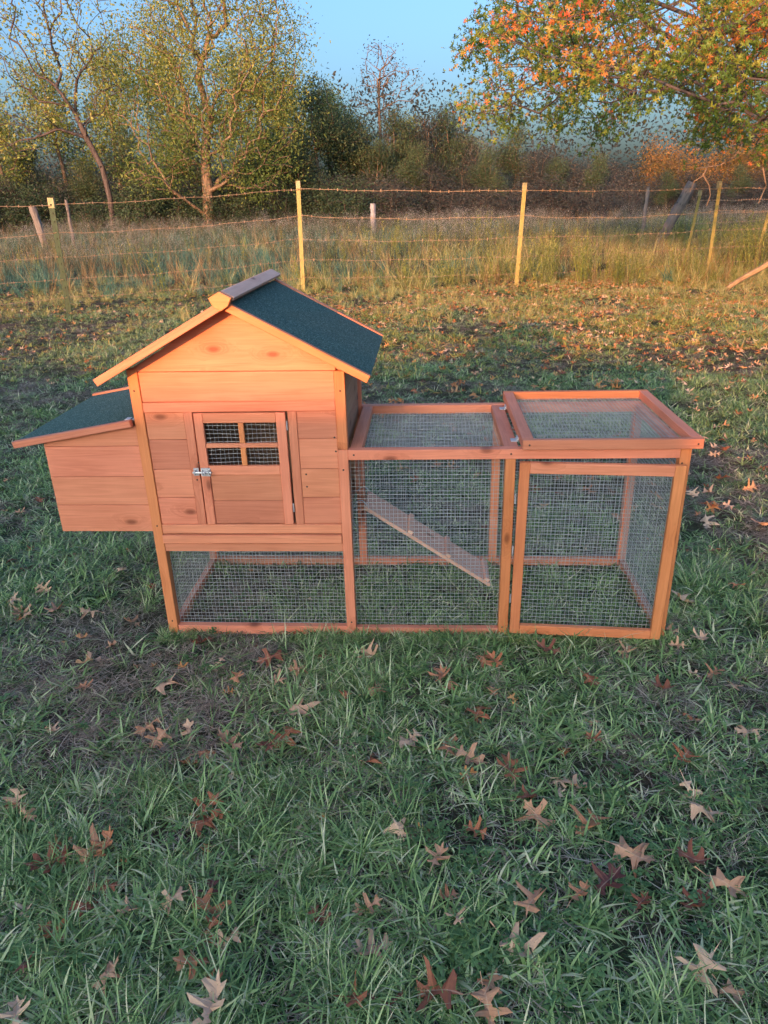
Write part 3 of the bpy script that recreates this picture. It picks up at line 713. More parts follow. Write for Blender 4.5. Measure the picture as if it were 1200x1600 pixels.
# lawn turns golden and lengthens towards the fence
def fieldpts(y0, y1, d): return strip_points(y0, y1, d, 30)
def sc(name, Pq, a, b, seed, coll, tilt=0.15):
    pts, rot, scl = finish(Pq, 0.8, 1.2, tilt)
    f = np.clip((fbm(Pq[:, 0], Pq[:, 1], 0.7, seed)-0.25)*2.0, 0, 1)
    scatter(name, pts, rot, scl*(a+(b-a)*f), coll)
P = fieldpts(3.2, 12.5, lambda y: 330*np.clip((y-3)/3.5, 0, 1))
f = fbm(P[:, 0], P[:, 1], 1.1, 62); rt_ = np.clip((P[:, 0]+3.0)/4.0, 0.25, 1)
M['litturf'] = leafy('sun_tinted_turf', [(0.0, (0.17, 0.26, 0.07)), (0.45, (0.40, 0.46, 0.12)), (0.75, (0.66, 0.55, 0.18)), (1.0, (0.70, 0.36, 0.14))], 0.6, 0.3, objvar=0.7)  # low sunlight on the short growth is put into its gold colour
sc('sun_tinted_turf', keep(P, np.clip((f-0.28)*3, 0, 1)*rt_), 1.0, 1.8, 63, lib_collection('litturf', ['crab', 'low'], 5, 'litturf'))
P = fieldpts(6.0, 12.5, lambda y: 45*np.clip((y-6.0)/3.5, 0, 1))
f = fbm(P[:, 0], P[:, 1], 0.8, 60)
sc('verge_grass', keep(P, np.clip((f-0.30)*3, 0, 1)), 0.22, 0.60, 64, lib_collection('verge', ['wild'], 6, 'field'), 0.3)
P = fieldpts(9.4, 36.0, lambda y: 30*np.clip((y-8.8)/2.5, 0, 1)/(1+max(0, y-14)/14))
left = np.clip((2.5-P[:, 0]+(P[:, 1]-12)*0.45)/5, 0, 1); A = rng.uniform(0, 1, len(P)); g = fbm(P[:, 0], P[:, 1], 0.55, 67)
sc('meadow_grass', P[A < (0.42*(1-left)+0.05)*np.clip((g-0.2)*3, 0.2, 1)], 0.55, 1.55, 65, lib_collection('meadow', ['wild'], 6, 'field'), 0.25)
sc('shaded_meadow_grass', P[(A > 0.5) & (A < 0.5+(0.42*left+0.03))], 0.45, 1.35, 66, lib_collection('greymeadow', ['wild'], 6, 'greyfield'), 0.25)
Q = P[A > 0.93-0.07*(1-left)]
sc('dry_seed_stalks', Q, 0.7, 1.25, 68, lib_collection('seedstalk', ['stalk'], 5, 'stalk'), 0.2)
P = fieldpts(9.6, 20.0, lambda y: 8)
f = fbm(P[:, 0], P[:, 1], 0.55, 71); pr = np.clip((f-0.46)*8, 0, 1)*np.clip((P[:, 0]+2)/4, 0.10, 1)
sc('goldenrod_weeds', keep(P, pr), 0.8, 1.5, 69, lib_collection('goldenrod', ['bushy'], 5, 'goldenrod'))
P = fieldpts(11.5, 34.0, lambda y: 7.0)
f = fbm(P[:, 0], P[:, 1], 0.35, 81); pr = np.clip((f-0.40)*6, 0.10, 1)*np.where((P[:, 0] > 3) & (P[:, 1] < 20), 0.3, 1)
sc('aster_weeds', keep(P, pr), 0.75, 1.3, 70, lib_collection('aster', ['aster'], 5, 'aster'))

# ------------------------------------------------------------------ fences and posts
def paint_post(name, c, c2):
    m, nt, bs = mat(name)
    tc = nt.nodes.new('ShaderNodeTexCoord'); n = N(nt, 'ShaderNodeTexNoise'); n.inputs['Scale'].default_value = 22; n.inputs['Detail'].default_value = 5
    L(nt, tc.outputs['Object'], n.inputs['Vector'])
    r = ramp(nt, n.outputs[0], [(0.4, c), (0.62, c2)]); L(nt, r.outputs[0], bs.inputs['Base Color']); bs.inputs['Roughness'].default_value = 0.6
    bump(nt, bs, n.outputs[0], 0.3, 0.003)
    return m
M['post_yellow'] = paint_post('faded_yellow_green_paint', (0.40, 0.33, 0.10), (0.28, 0.27, 0.09))
M['post_green'] = paint_post('dark_green_paint', (0.006, 0.034, 0.012), (0.012, 0.055, 0.018))
M['post_top'] = paint_post('pale_post_top', (0.42, 0.36, 0.19), (0.34, 0.30, 0.14))
M['rust'] = simple('rusty_wire', (0.55, 0.42, 0.28), 0.6, 0.2, (0.34, 0.22, 0.13), 60)
M['pvc'] = simple('shade_greyed_white', (0.34, 0.34, 0.36), 0.7, 0, (0.20, 0.20, 0.22), 8)  # white pipe darkened to grey in colour so that it looks shaded

def tpost_mesh(h, m, w=0.031):
    """steel T-post: flange, web, studs"""
    b = [(-w, w, -0.006, 0.0, -0.3, h), (-0.006, 0.006, 0.0, 0.034, -0.3, h)]
    z = 0.12
    while z < h-0.06:
        b.append((-0.010, 0.010, -0.014, -0.0061, z, z+0.022)); z += 0.105
    me = box_mesh('t_post', b, M[m]); me.materials.append(M['post_top'])
    V = np.array([v.co[:] for v in me.vertices])
    return me
FP = [(-4.10, 8.06, 1.47, -4.06, 'post_green'), (-1.12, 10.0, 1.62, -1.09, 'post_yellow'), (2.30, 10.15, 1.50, 2.36, 'post_yellow'), (5.72, 11.4, 1.46, 5.72, 'post_yellow')]
FPX = [(-9.2, 4.8, 1.45, -9.15, 'post_green')] + FP + [(10.5, 13.2, 1.45, 10.5, 'post_yellow')]
def wire_strand(name, pts, parent, r=0.0036, barbs=0.13):
    """two twisted strands drawn as one rough wire, with barbs"""
    pts = np.array(pts); V, F = [], []
    seg = np.linalg.norm(np.diff(pts, axis=0), axis=1); cum = np.concatenate([[0], np.cumsum(seg)]); Lt = cum[-1]
    def P(s): return np.array([np.interp(s, cum, pts[:, k]) for k in range(3)])
    n = max(8, int(Lt/0.12)); prev = None
    for i in range(n+1):
        s = Lt*i/n; c = P(s); d = P(min(s+0.02, Lt))-P(max(s-0.02, 0)); d /= np.linalg.norm(d)
        a = np.cross(d, (0, 0, 1)); a /= np.linalg.norm(a); b = np.cross(a, d); rr = r*(1+0.25*math.sin(i*2.3))
        c = c + b*0.004*math.sin(i*1.7)
        b0 = len(V)
        for k in range(4):
            th = k*math.pi/2+i*0.7*0; V.append(c+rr*(a*math.cos(th)+b*math.sin(th)))
        if i:
            for k in range(4): F.append([b0-4+k, b0-4+(k+1) % 4, b0+(k+1) % 4, b0+k])
    s = 0.05
    while s < Lt:
        c = P(s)+np.array([0, 0, 0.002]); d = P(min(s+0.02, Lt))-P(max(s-0.02, 0)); d /= np.linalg.norm(d)
        a = np.cross(d, (0, 0, 1)); a /= np.linalg.norm(a)
        for q in range(2):
            th = random.uniform(0, 3.14); u = (a*math.cos(th)+np.array([0, 0, 1])*math.sin(th))*0.020 + d*0.004*(1-2*q)
            w = d*0.0032; b0 = len(V); V += [c-u-w, c-u+w, c+u+w, c+u-w]; F.append([b0, b0+1, b0+2, b0+3])
            w = np.cross(u, d); w = w/np.linalg.norm(w)*0.0032; b0 = len(V); V += [c-u-w, c-u+w, c+u+w, c+u-w]; F.append([b0, b0+1, b0+2, b0+3])
        # the knot
        b0 = len(V); k = 0.006
        for dx in (-1, 1):
            for t in range(4): V.append(c+d*dx*k*1.3+k*(a*math.cos(t*1.571)+np.array([0, 0, 1])*math.sin(t*1.571)))
        for t in range(4): F.append([b0+t, b0+(t+1) % 4, b0+4+(t+1) % 4, b0+4+t])
        F.append([b0, b0+1, b0+2, b0+3]); F.append([b0+7, b0+6, b0+5, b0+4])
        s += barbs*random.uniform(0.85, 1.15)
    return add_obj(name, mesh_np(name, np.array(V), F, M['rust']), parent)
def build_fence(name, posts, zs_fn, label, shorts=False):
    f = tag(empty(name, (posts[0][0], posts[0][1], 0)), label, 'fence')
    tops = []
    for (x, y, h, xt, m) in posts:
        lean = math.atan2(xt-x, h)
        a = 0.0 if x < 5.5 else 0.35
        mt = Matrix.Translation((x, y, float(hgt(x, y)))) @ Matrix.Rotation(lean, 4, 'Y') @ Matrix.Rotation(a, 4, 'Z')
        p = add_obj('post', tpost_mesh(h, m, 0.038 if m == 'post_green' else 0.031), f, mt)
        capm = box_mesh('post_top', [(-0.040 if m == 'post_green' else -0.033, 0.040 if m == 'post_green' else 0.033, -0.008, 0.036, h-(0.12 if m == 'post_green' else 0.10), h+0.004)], M['post_top'])
        add_obj('post_top', capm, p, mt)
        tops.append((x, y, h, xt))
    for k, fr in enumerate(zs_fn):
        for j, (p, q) in enumerate(zip(tops[:-1], tops[1:])):
            pts = []
            sag = (0.015, 0.045, 0.03, 0.02, 0.02)[k % 5]*(1.5 if (j+k) % 3 == 1 else 1.0)
            for t in np.linspace(0, 1, 13):
                z0 = fr*1.0+0.0*k; 
                def zz(P_): return fr*P_[2]/1.5
                x0, x1 = p[0]+(p[3]-p[0])*fr/1.5, q[0]+(q[3]-q[0])*fr/1.5
                pts.append((x0+(x1-x0)*t, p[1]-0.012+(q[1]-p[1])*t, zz(p)*(1-t)+zz(q)*t-sag*4*t*(1-t)+0.008*math.sin(t*17+k*2)))
            wire_strand('wire', pts, f, 0.0036 if k < 2 else 0.0022)
    return f
build_fence('barbed_wire_fence', FPX, (1.40, 1.05, 0.74, 0.45, 0.2), 'barbed wire fence on steel posts running across behind the lawn')
E2 = [(6.62, 12.3, 1.30, 6.78, 'post_green'), (6.55, 15.0, 1.34, 6.70, 'post_yellow')]
f2 = build_fence('wire_fence', [(5.74, 11.5, 1.30, 5.74, 'post_yellow'), (6.98, 12.6, 1.27, 7.14, 'post_yellow'), (8.8, 13.6, 1.3, 8.8, 'post_yellow')][1:], (1.16, 0.95, 0.75), 'small side fence of three wires at the right edge, leaning yellow post')
f3 = build_fence('wire_fence', [(6.45, 14.8, 1.33, 6.58, 'post_yellow'), (10.5, 18.5, 1.3, 10.5, 'post_yellow')], (1.30, 1.05, 0.8), 'wire fence beyond the barbed one, its thin leaning post topped pale')

def old_post(label, p0, p1, r0, r1, m='old_wood', name='wooden_post'):
    p0, p1 = Vector(p0), Vector(p1); ln = (p1-p0).length; n = 7
    pts = [(0.004*math.sin(i*2.1), 0.004*math.cos(i*1.7), ln*i/n) for i in range(n+1)]
    me = tube_mesh(name, pts, [r0+(r1-r0)*i/n+0.006*math.sin(i*3.3) for i in range(n+1)], M[m], 10)
    q = (p1-p0).to_track_quat('Z', 'Y')
    V = np.array([v.co[:] for v in me.vertices]); 
    rr = np.random.default_rng(5); V[:, :2] *= (1+0.10*rr.uniform(-1, 1, (len(V), 1)))
    me.vertices.foreach_set('co', V.astype(np.float32).ravel()); me.update()
    # grain runs along local X in the wood material: swap axes
    me.transform(Matrix.Rotation(R(90), 4, 'Y'))
    o = add_obj(name, me, None, Matrix.Translation(p0) @ q.to_matrix().to_4x4() @ Matrix.Rotation(R(-90), 4, 'Y'))
    return tag(o, label, 'post')
old_post('thick grey wooden fence post leaning far to the right beyond the meadow', (6.75, 18, 0.05), (7.44, 18, 1.53), 0.125, 0.13)
a = at(50, 322, 1, 23); old_post('short grey weathered stump post at the far left edge of the meadow', (a[0]+0.2, 23, 0.1), (a[0], 23, a[2]), 0.12, 0.115)
a = at(103, 312, 1, 22); old_post('slim pale post between the stump post and the green fence post', (a[0], 22, 0.2), (a[0], 22, a[2]), 0.05, 0.045)
a = at(582, 318, 1, 26); old_post('short whitish post standing at the foot of the dark trees', (a[0], 26, 0.2), (a[0]+0.01, 26, a[2]), 0.10, 0.095, 'pvc', 'marker_post')
a = at(1013, 292, 1, 20); old_post('thin dark upright post just left of the leaning grey post', (a[0]-0.03, 20, 0.2), (a[0], 20, a[2]), 0.05, 0.045)
# fallen limb poking in at the right edge
pA, pB = at(1133, 453, 1, 9.0), at(1215, 402, 1, 8.7)
lm = tube_mesh('fallen_branch', [tuple(pA*(1-t)+pB*t+np.array([0, 0, 0.012*math.sin(t*6)])) for t in np.linspace(0, 1.25, 10)], [0.030, 0.032, 0.034, 0.035, 0.036, 0.037, 0.038, 0.04, 0.04, 0.04], M['stalk_wood'] if 'stalk_wood' in M else simple('bare_branch_wood', (0.40, 0.28, 0.16), 0.8, 0, (0.26, 0.17, 0.10), 14), 8)
tag(add_obj('fallen_branch', lm), 'bare straight tan branch leaning out of the leaf heap at the right edge', 'branch')

# ------------------------------------------------------------------ trees
def bark_mat(name, a, b, s=9):
    m, nt, bs = mat(name)
    tc = nt.nodes.new('ShaderNodeTexCoord'); mp = nt.nodes.new('ShaderNodeMapping'); mp.inputs['Scale'].default_value = (s, s, s*0.22); L(nt, tc.outputs['Object'], mp.inputs[0])
    n = N(nt, 'ShaderNodeTexNoise'); n.inputs['Scale'].default_value = 1.5; n.inputs['Detail'].default_value = 6; n.inputs['Distortion'].default_value = 0.8; L(nt, mp.outputs[0], n.inputs['Vector'])
    r = ramp(nt, n.outputs[0], [(0.36, a), (0.62, b)]); L(nt, r.outputs[0], bs.inputs['Base Color']); bs.inputs['Roughness'].default_value = 0.9
    bump(nt, bs, n.outputs[0], 0.8, 0.03)
    return m
M['bark'] = bark_mat('brown_bark', (0.10, 0.07, 0.05), (0.27, 0.20, 0.145))
M['bark_pale'] = bark_mat('pale_bark', (0.13, 0.095, 0.068), (0.31, 0.22, 0.15))
M['bark_dark'] = bark_mat('dark_twigs', (0.05, 0.04, 0.037), (0.12, 0.095, 0.085))
M['lf_gold'] = leafy('yellowing_green_leaves', [(0, (0.065, 0.120, 0.035)), (0.4, (0.16, 0.24, 0.060)), (0.75, (0.31, 0.37, 0.09)), (1, (0.48, 0.46, 0.13))], 0.5, 0.4)
M['lf_green'] = leafy('mid_green_leaves', [(0, (0.028, 0.056, 0.036)), (0.5, (0.060, 0.105, 0.058)), (1, (0.15, 0.21, 0.09))], 0.5, 0.35, objvar=0.25)
M['lf_grey'] = leafy('dull_thicket_leaves', [(0, (0.034, 0.046, 0.044)), (0.5, (0.066, 0.080, 0.074)), (0.85, (0.11, 0.12, 0.10)), (1, (0.20, 0.17, 0.14))], 0.7, 0.3, objvar=0.45)
M['lf_rust'] = leafy('autumn_brush_leaves', [(0, (0.08, 0.075, 0.028)), (0.4, (0.24, 0.17, 0.05)), (0.8, (0.44, 0.22, 0.07)), (1, (0.50, 0.17, 0.05))], 0.6, 0.4)
M['lf_brush'] = leafy('bare_brush', [(0, (0.075, 0.055, 0.050)), (1, (0.20, 0.15, 0.13))], 0.8, 0.1)

def grow(trunk, att, r, jit=0.12, bias=0.35, tip=0.012, gravity=0.0, k_pow=0.48, sides=(7, 4, 3), m='bark'):
    """skeleton that reaches every attractor from the trunk polyline; returns mesh data + node arrays"""
    trunk = [np.array(p, float) for p in trunk]
    pos = []; par = []; plen = []
    for i, p in enumerate(trunk):
        if i == 0: pos.append(p); par.append(-1); plen.append(0)
        else:
            n = max(1, int(np.linalg.norm(p-trunk[i-1])/0.7)); p0 = trunk[i-1]
            for k in range(1, n+1):
                q = p0+(p-p0)*k/n + r.normal(0, jit*0.25, 3)*(k < n)
                pos.append(q); par.append(len(pos)-2); plen.append(plen[par[-1]]+np.linalg.norm(q-pos[par[-1]]))
    ntr = len(pos); top = trunk[-1]
    # lower nodes of the trunk do not branch unless they are close
    order = np.argsort(np.linalg.norm(att-top, axis=1)*0.6 + np.linalg.norm(att-trunk[len(trunk)//2], axis=1)*0.4)
    cap = len(pos)+2*len(att)+2
    A = np.zeros((cap, 3)); A[:len(pos)] = pos; PL = np.zeros(cap); PL[:len(pos)] = plen; PAR = np.full(cap, -1); PAR[:len(par)] = par
    n = len(pos); start = max(1, int(ntr*0.35))
    for i in order:
        p = att[i]
        d = np.linalg.norm(A[start:n]-p, axis=1); c = d + bias*PL[start:n] + 0.8*np.maximum(0, A[start:n, 2]-p[2]-0.15)
        j = int(np.argmin(c))+start; dj = d[j-start]
        if dj > 0.55:
            mid = (A[j]+p)/2 + r.normal(0, jit*dj*0.5, 3) + np.array([0, 0, dj*0.07-gravity*dj])
            A[n] = mid; PAR[n] = j; PL[n] = PL[j]+dj/2; j2 = n; n += 1
        else: j2 = j
        A[n] = p; PAR[n] = j2; PL[n] = PL[j]+dj; n += 1
    A, PAR = A[:n], PAR[:n]
    cnt = np.zeros(n)
    leaf = np.ones(n, bool); leaf[PAR[1:]] = False; cnt[leaf] = 1
    for i in range(n-1, 0, -1):
        if PAR[i] < i: cnt[PAR[i]] += cnt[i]
    rad = tip*np.maximum(cnt, 1)**k_pow
    V, F = [], []; off = 0
    for sset, lo, hi in ((sides[0], 0.09, 99), (sides[1], 0.03, 0.09), (sides[2], 0, 0.03)):
        idx = np.array([i for i in range(1, n) if lo <= rad[i] < hi])
        if len(idx) == 0: continue
        p0, p1 = A[PAR[idx]], A[idx]; r0 = np.minimum(rad[PAR[idx]], rad[idx]*1.5); r1 = rad[idx]
        d = p1-p0; ln = np.linalg.norm(d, axis=1, keepdims=True)+1e-9; d = d/ln
        p1 = p1+d*r1[:, None]*0.5
        ref = np.where(np.abs(d[:, 2:3]) < 0.9, np.array([[0, 0, 1.]]), np.array([[1., 0, 0]]))
        a = np.cross(d, ref); a /= np.linalg.norm(a, axis=1, keepdims=True); b = np.cross(d, a)
        th = np.arange(sset)*2*math.pi/sset
        ring = a[:, None, :]*np.cos(th)[None, :, None]+b[:, None, :]*np.sin(th)[None, :, None]
        R0 = p0[:, None]+ring*r0[:, None, None]; R1 = p1[:, None]+ring*r1[:, None, None]
        vv = np.concatenate([R0, R1], 1).reshape(-1, 3)
        m_ = len(idx); base = off+np.arange(m_)[:, None]*2*sset; k = np.arange(sset)[None, :]; k2 = (k+1) % sset
        ff = np.stack([base+k, base+k2, base+sset+k2, base+sset+k], -1).reshape(-1, 4)
        V.append(vv); F.append(ff); off += len(vv)
    return np.concatenate(V), np.concatenate(F), A, PAR, rad, leaf
def leaves_mesh(name, ctrs, per, spread, size, m, r, droop=0.0, tone=None, flat=0.0, aspect=0.5):
    n = len(ctrs)*per
    c = np.repeat(ctrs, per, axis=0)+r.normal(0, 1, (n, 3))*spread
    d = r.normal(0, 1, (n, 3)); d[:, 2] = d[:, 2]*(1-flat)-droop; d /= np.linalg.norm(d, axis=1, keepdims=True)
    e = r.normal(0, 1, (n, 3)); s = np.cross(d, e); s /= np.linalg.norm(s, axis=1, keepdims=True)
    up = np.cross(s, d)
    L_ = size*r.uniform(0.6, 1.3, n)[:, None]; W = L_*aspect*0.5
    V = np.stack([c, c+d*L_*0.5+s*W+up*W*0.4, c+d*L_, c+d*L_*0.5-s*W+up*W*0.4], 1).reshape(-1, 3)
    F = np.arange(n*4).reshape(-1, 4)
    t = (np.repeat(tone, per) if tone is not None else np.full(n, 0.45)) + r.normal(0, 0.16, n)
    return mesh_np(name, V, F, M[m], tint=np.repeat(np.clip(t, 0, 1), 4))
def blob_points(n, parts, r):
    """points in a union of ellipsoids (cx, cy, cz, rx, ry, rz, weight), denser to the rim"""
    w = np.array([p[6] for p in parts], float); w /= w.sum(); ks = r.choice(len(parts), n, p=w)
    P = np.array([p[:6] for p in parts])[ks]
    d = r.normal(0, 1, (n, 3)); d /= np.linalg.norm(d, axis=1, keepdims=True)
    return P[:, :3]+d*P[:, 3:6]*(r.uniform(0.02, 1, n)**0.45)[:, None]
def tree_meshes(kind, trunk, pts, per, spread, size, m, bark, r, tip=0.012, droop=0, k_pow=0.48, gravity=0, aspect=0.5, leaf_frac=1.0, tonefn=None, bias=0.35):
    V, F, A, PAR, rad, leaf = grow(trunk, pts, r, tip=tip, k_pow=k_pow, gravity=gravity, bias=bias)
    tm = mesh_np(kind+'_trunk', V, F, M[bark])
    c = A[len(A)-2*len(pts):] if False else A[(rad < tip*3.2)]
    if leaf_frac < 1: c = c[r.uniform(0, 1, len(c)) < leaf_frac]
    tone = 0.35+0.5*noise2(c[:, 0]*0.9+3, c[:, 2]*0.9+c[:, 1]*0.5, 1.0, 5)
    if tonefn is not None: tone = tonefn(c, tone)
    lm_ = leaves_mesh(kind+'_crown', c, per, spread, size, m, r, droop, tone, aspect=aspect)
    return tm, lm_
def plant_tree(name, ms, x, y, s, rz, label, cat='tree', group=None, sz=1.0, z=None):
    g = float(hgt(x, y)) if z is None else z
    t = tag(empty(name, (x, y, g)), label, cat, group)
    mt = Matrix.Translation((x, y, g)) @ Matrix.Rotation(rz, 4, 'Z') @ Matrix.Diagonal((s, s, s*sz, 1))
    add_obj('trunk', ms[0], t, mt); add_obj('crown', ms[1], t, mt)
    return t
def X(px, Y): return float(at(px, 330, 1, Y)[0])
def ZT(px, py, Y): return float(at(px, py, 1, Y)[2])

# -- the tall pale-barked tree left of centre
Y0 = 34.0
def W(px, py, dy=0.0):
    p = at(px, py, 1, Y0+dy); return (float(p[0]), float(p[1]), float(p[2]))
r = np.random.default_rng(101)
def local(pts, o): return [(p[0]-o[0], p[1]-o[1], p[2]-o[2]) for p in pts]
o1 = (W(326, 345)[0], Y0, 0.25)
tr = [(0, 0, -0.5), (0.0, 0, 0.6)]+local([W(325, 300), W(322, 262), W(322, 215, .2)], o1)
def disc(cx, cy, rx, ry, dy, n, ry_depth=2.2):
    """crown mass centred on a sight line, with real depth"""
    th = r.uniform(0, 6.283, n); q = np.sqrt(r.uniform(0, 1, n)); out = []
    for i in range(n):
        out.append(W(cx+rx*q[i]*math.cos(th[i]), cy+ry*q[i]*math.sin(th[i]), dy+r.normal(0, ry_depth*0.5)))
    return out
def limb(pxs, dys): return [W(a, b, c) for (a, b), c in zip(pxs, dys)]
guides = []
for pxs in ([(322, 200), (318, 150), (312, 100), (305, 50), (298, 0), (290, -60)], [(324, 200), (328, 150), (322, 90), (330, 30), (338, -40)], [(330, 180), (350, 140), (375, 80), (398, 20), (410, -50)],
            [(318, 190), (295, 150), (270, 105), (245, 60), (235, 10)], [(316, 200), (275, 170), (250, 155), (215, 130), (190, 105), (175, 80)], [(335, 160), (385, 120), (425, 70), (455, 30)],
            [(335, 210), (370, 185), (410, 160), (450, 140)]):
    dy = 0
    for q in pxs: dy += r.uniform(-.5, .5); guides.append(W(q[0], q[1], dy))
cl = disc(330, 30, 110, 90, 0, 190)+disc(260, 60, 80, 70, 0.5, 130)+disc(420, 70, 60, 90, 0, 90)+disc(250, 170, 70, 60, 0, 100)+disc(390, 190, 80, 60, 0, 130)+disc(320, 215, 60, 40, -1.2, 60)+disc(400, 260, 60, 40, -.5, 60)+disc(245, 260, 55, 40, -.5, 60)+disc(330, -110, 130, 80, 0, 150)+disc(360, 130, 110, 60, 0, 60)
att = np.array(local(guides+cl, o1)); att = att[att[:, 2] > 1.3]
ms = tree_meshes('pale_tree', tr, att, 36, 0.42, 0.14, 'lf_gold', 'bark_pale', r, tip=0.016, droop=0.5, aspect=0.38, k_pow=0.46, tonefn=lambda c, t: np.clip(t-0.30+0.075*c[:, 2]*0.55, 0.05, 0.95), leaf_frac=0.85)
plant_tree('tree', ms, o1[0], o1[1], 1, 0, 'tall tree with pale reddish trunk and many upright golden green branches left of centre', z=o1[2])
# -- the leaning tree at the left
r = np.random.default_rng(102); Y0 = 33.0
o2 = (W(172, 345)[0], Y0, 0.25)
tr = [(0, 0, -0.4)]+local([W(172, 310), W(160, 262), W(135, 215), (W(118, 178))], o2)
guides = []
for pxs in ([(105, 160), (90, 140), (65, 115), (40, 85), (15, 60), (-15, 30)], [(108, 155), (95, 110), (80, 60), (68, 10), (60, -50)], [(88, 135), (70, 80), (48, 30), (30, -30)], [(125, 190), (150, 150), (165, 100), (180, 60)], [(92, 100), (105, 50), (120, 0)]):
    dy = 0
    for q in pxs: dy += r.uniform(-.4, .4); guides.append(W(q[0], q[1], dy))
cl = disc(50, 50, 90, 80, 0, 150)+disc(120, 30, 60, 70, 0, 60)+disc(20, 190, 60, 60, 0.5, 90)+disc(150, 130, 50, 60, 0, 60)+disc(50, -80, 110, 60, 0, 80)
att = np.array(local(guides+cl, o2)); att = att[att[:, 2] > 1.6]
ms = tree_meshes('leaning_tree', tr, att, 10, 0.28, 0.16, 'lf_gold', 'bark_dark', r, tip=0.011, droop=0.3, k_pow=0.46, leaf_frac=0.55, tonefn=lambda c, t: np.clip(t+0.05, 0, 1))
plant_tree('tree', ms, o2[0], o2[1], 1, 0, 'sparse tree with dark trunk leaning to the left edge and bare pinkish twigs', z=o2[2])
# -- bare tall tree in the middle
r = np.random.default_rng(103); Y0 = 44.0
o3 = (W(593, 345)[0], Y0, 0.25)
tr = [(0, 0, -0.4)]+local([W(592, 280), W(594, 200), W(592, 150), W(594, 110)], o3)
cl = disc(594, 100, 34, 40, 0, 90, 1.5)+disc(590, 150, 45, 35, 0, 60, 1.5)+disc(640, 130, 22, 30, 0, 25, 1)
ms = tree_meshes('bare_tree', tr, np.array(local(cl, o3)), 5, 0.22, 0.11, 'lf_grey', 'bark_pale', r, tip=0.014, leaf_frac=0.7, k_pow=0.42)
plant_tree('tree', ms, o3[0], o3[1], 1, 0, 'slender nearly bare tree rising against the blue sky at centre', z=o3[2])

# -- kinds for the rest of the wood
def kind_round(seed, h, w, m, bark, n=230, per=26, size=0.19, base=0.22, spread=0.26, leaf_frac=1.0, droop=0.2, tip=0.012):
    r = np.random.default_rng(seed)
    parts = []
    for i in range(9):
        a = r.uniform(0, 6.28); q = r.uniform(0.1, 0.62)*w/2; z = h*r.uniform(base+0.12, 0.88); k = 1-0.55*max(0, z/h-0.5)*2
        parts.append((q*math.cos(a)*k, q*math.sin(a)*k, z, w*0.24, w*0.24, h*0.13, 1))
    pts = blob_points(n, parts, r)
    tr = [(0, 0, -0.3), (0.05*h*r.uniform(-1, 1), 0, h*0.3), (0.08*h*r.uniform(-1, 1), 0, h*0.58)]
    return tree_meshes('wood', tr, pts, per, spread, size, m, bark, r, tip=tip, leaf_frac=leaf_frac, droop=droop)
def kind_thicket(seed, h, w, m, bark, n=200, per=22, size=0.13, spread=0.28, lf=1.0):
    """several stems from the ground, twiggy to the foot"""
    r = np.random.default_rng(seed); Vs, Fs, cs, off = [], [], [], 0
    for k in range(4):
        x, y = r.uniform(-w*0.22, w*0.22, 2); hh = h*r.uniform(0.7, 1.0)
        pts = blob_points(n//4, [(x*1.3, y*1.3, hh*0.62, w*0.24, w*0.24, hh*0.40, 1), (x*1.5, y*1.5, hh*0.32, w*0.28, w*0.28, hh*0.25, 0.6)], r)
        pts[:, 2] = np.maximum(pts[:, 2], 0.15)
        V, F, A, PAR, rad, leaf = grow([(x, y, -0.3), (x*1.2, y*1.2, hh*0.4), (x*1.4, y*1.4, hh*0.75)], pts, r, tip=0.009, k_pow=0.44)
        Vs.append(V); Fs.append(F+off); off += len(V); cs.append(A[rad < 0.028])
    c = np.concatenate(cs); c = c[r.uniform(0, 1, len(c)) < lf]
    tone = 0.25+0.5*noise2(c[:, 0]+3, c[:, 2]*0.9+c[:, 1]*0.5, 0.9, seed)
    return mesh_np('wood_trunk', np.concatenate(Vs), np.concatenate(Fs), M[bark]), leaves_mesh('wood_crown', c, per, spread, size, m, r, 0.1, tone)
K = {
 'green': [kind_round(s, 8.5, 5.5, 'lf_green', 'bark', 300, 34, 0.14) for s in (1, 2)],
 'gold': [kind_round(s, 9.0, 5.0, 'lf_gold', 'bark', 280, 34, 0.13, leaf_frac=0.8) for s in (3, 4)],
 'grey': [kind_thicket(s, 6.5, 4.6, 'lf_grey', 'bark', 290, 28, 0.105) for s in (5, 6, 7)],
 'rust': [kind_thicket(s, 5.5, 5.0, 'lf_rust', 'bark', 220, 22, 0.14) for s in (8,)],
 'shrub': [kind_thicket(s, 3.0, 4.2, 'lf_green', 'bark_dark', 170, 26, 0.12) for s in (9, 10)],
 'brush': [kind_thicket(s, 3.2, 4.5, 'lf_grey', 'bark_dark', 220, 14, 0.10) for s in (12, 13)],
}
desc = {'green': ('dense green tree', 'tree'), 'gold': ('loose golden green tree', 'tree'), 'grey': ('dull grey brown thicket tree', 'tree'), 'rust': ('rusty orange autumn thicket', 'bush'), 'shrub': ('dark green shrub', 'shrub'), 'brush': ('bare brownish brush', 'bush')}
WOOD = []
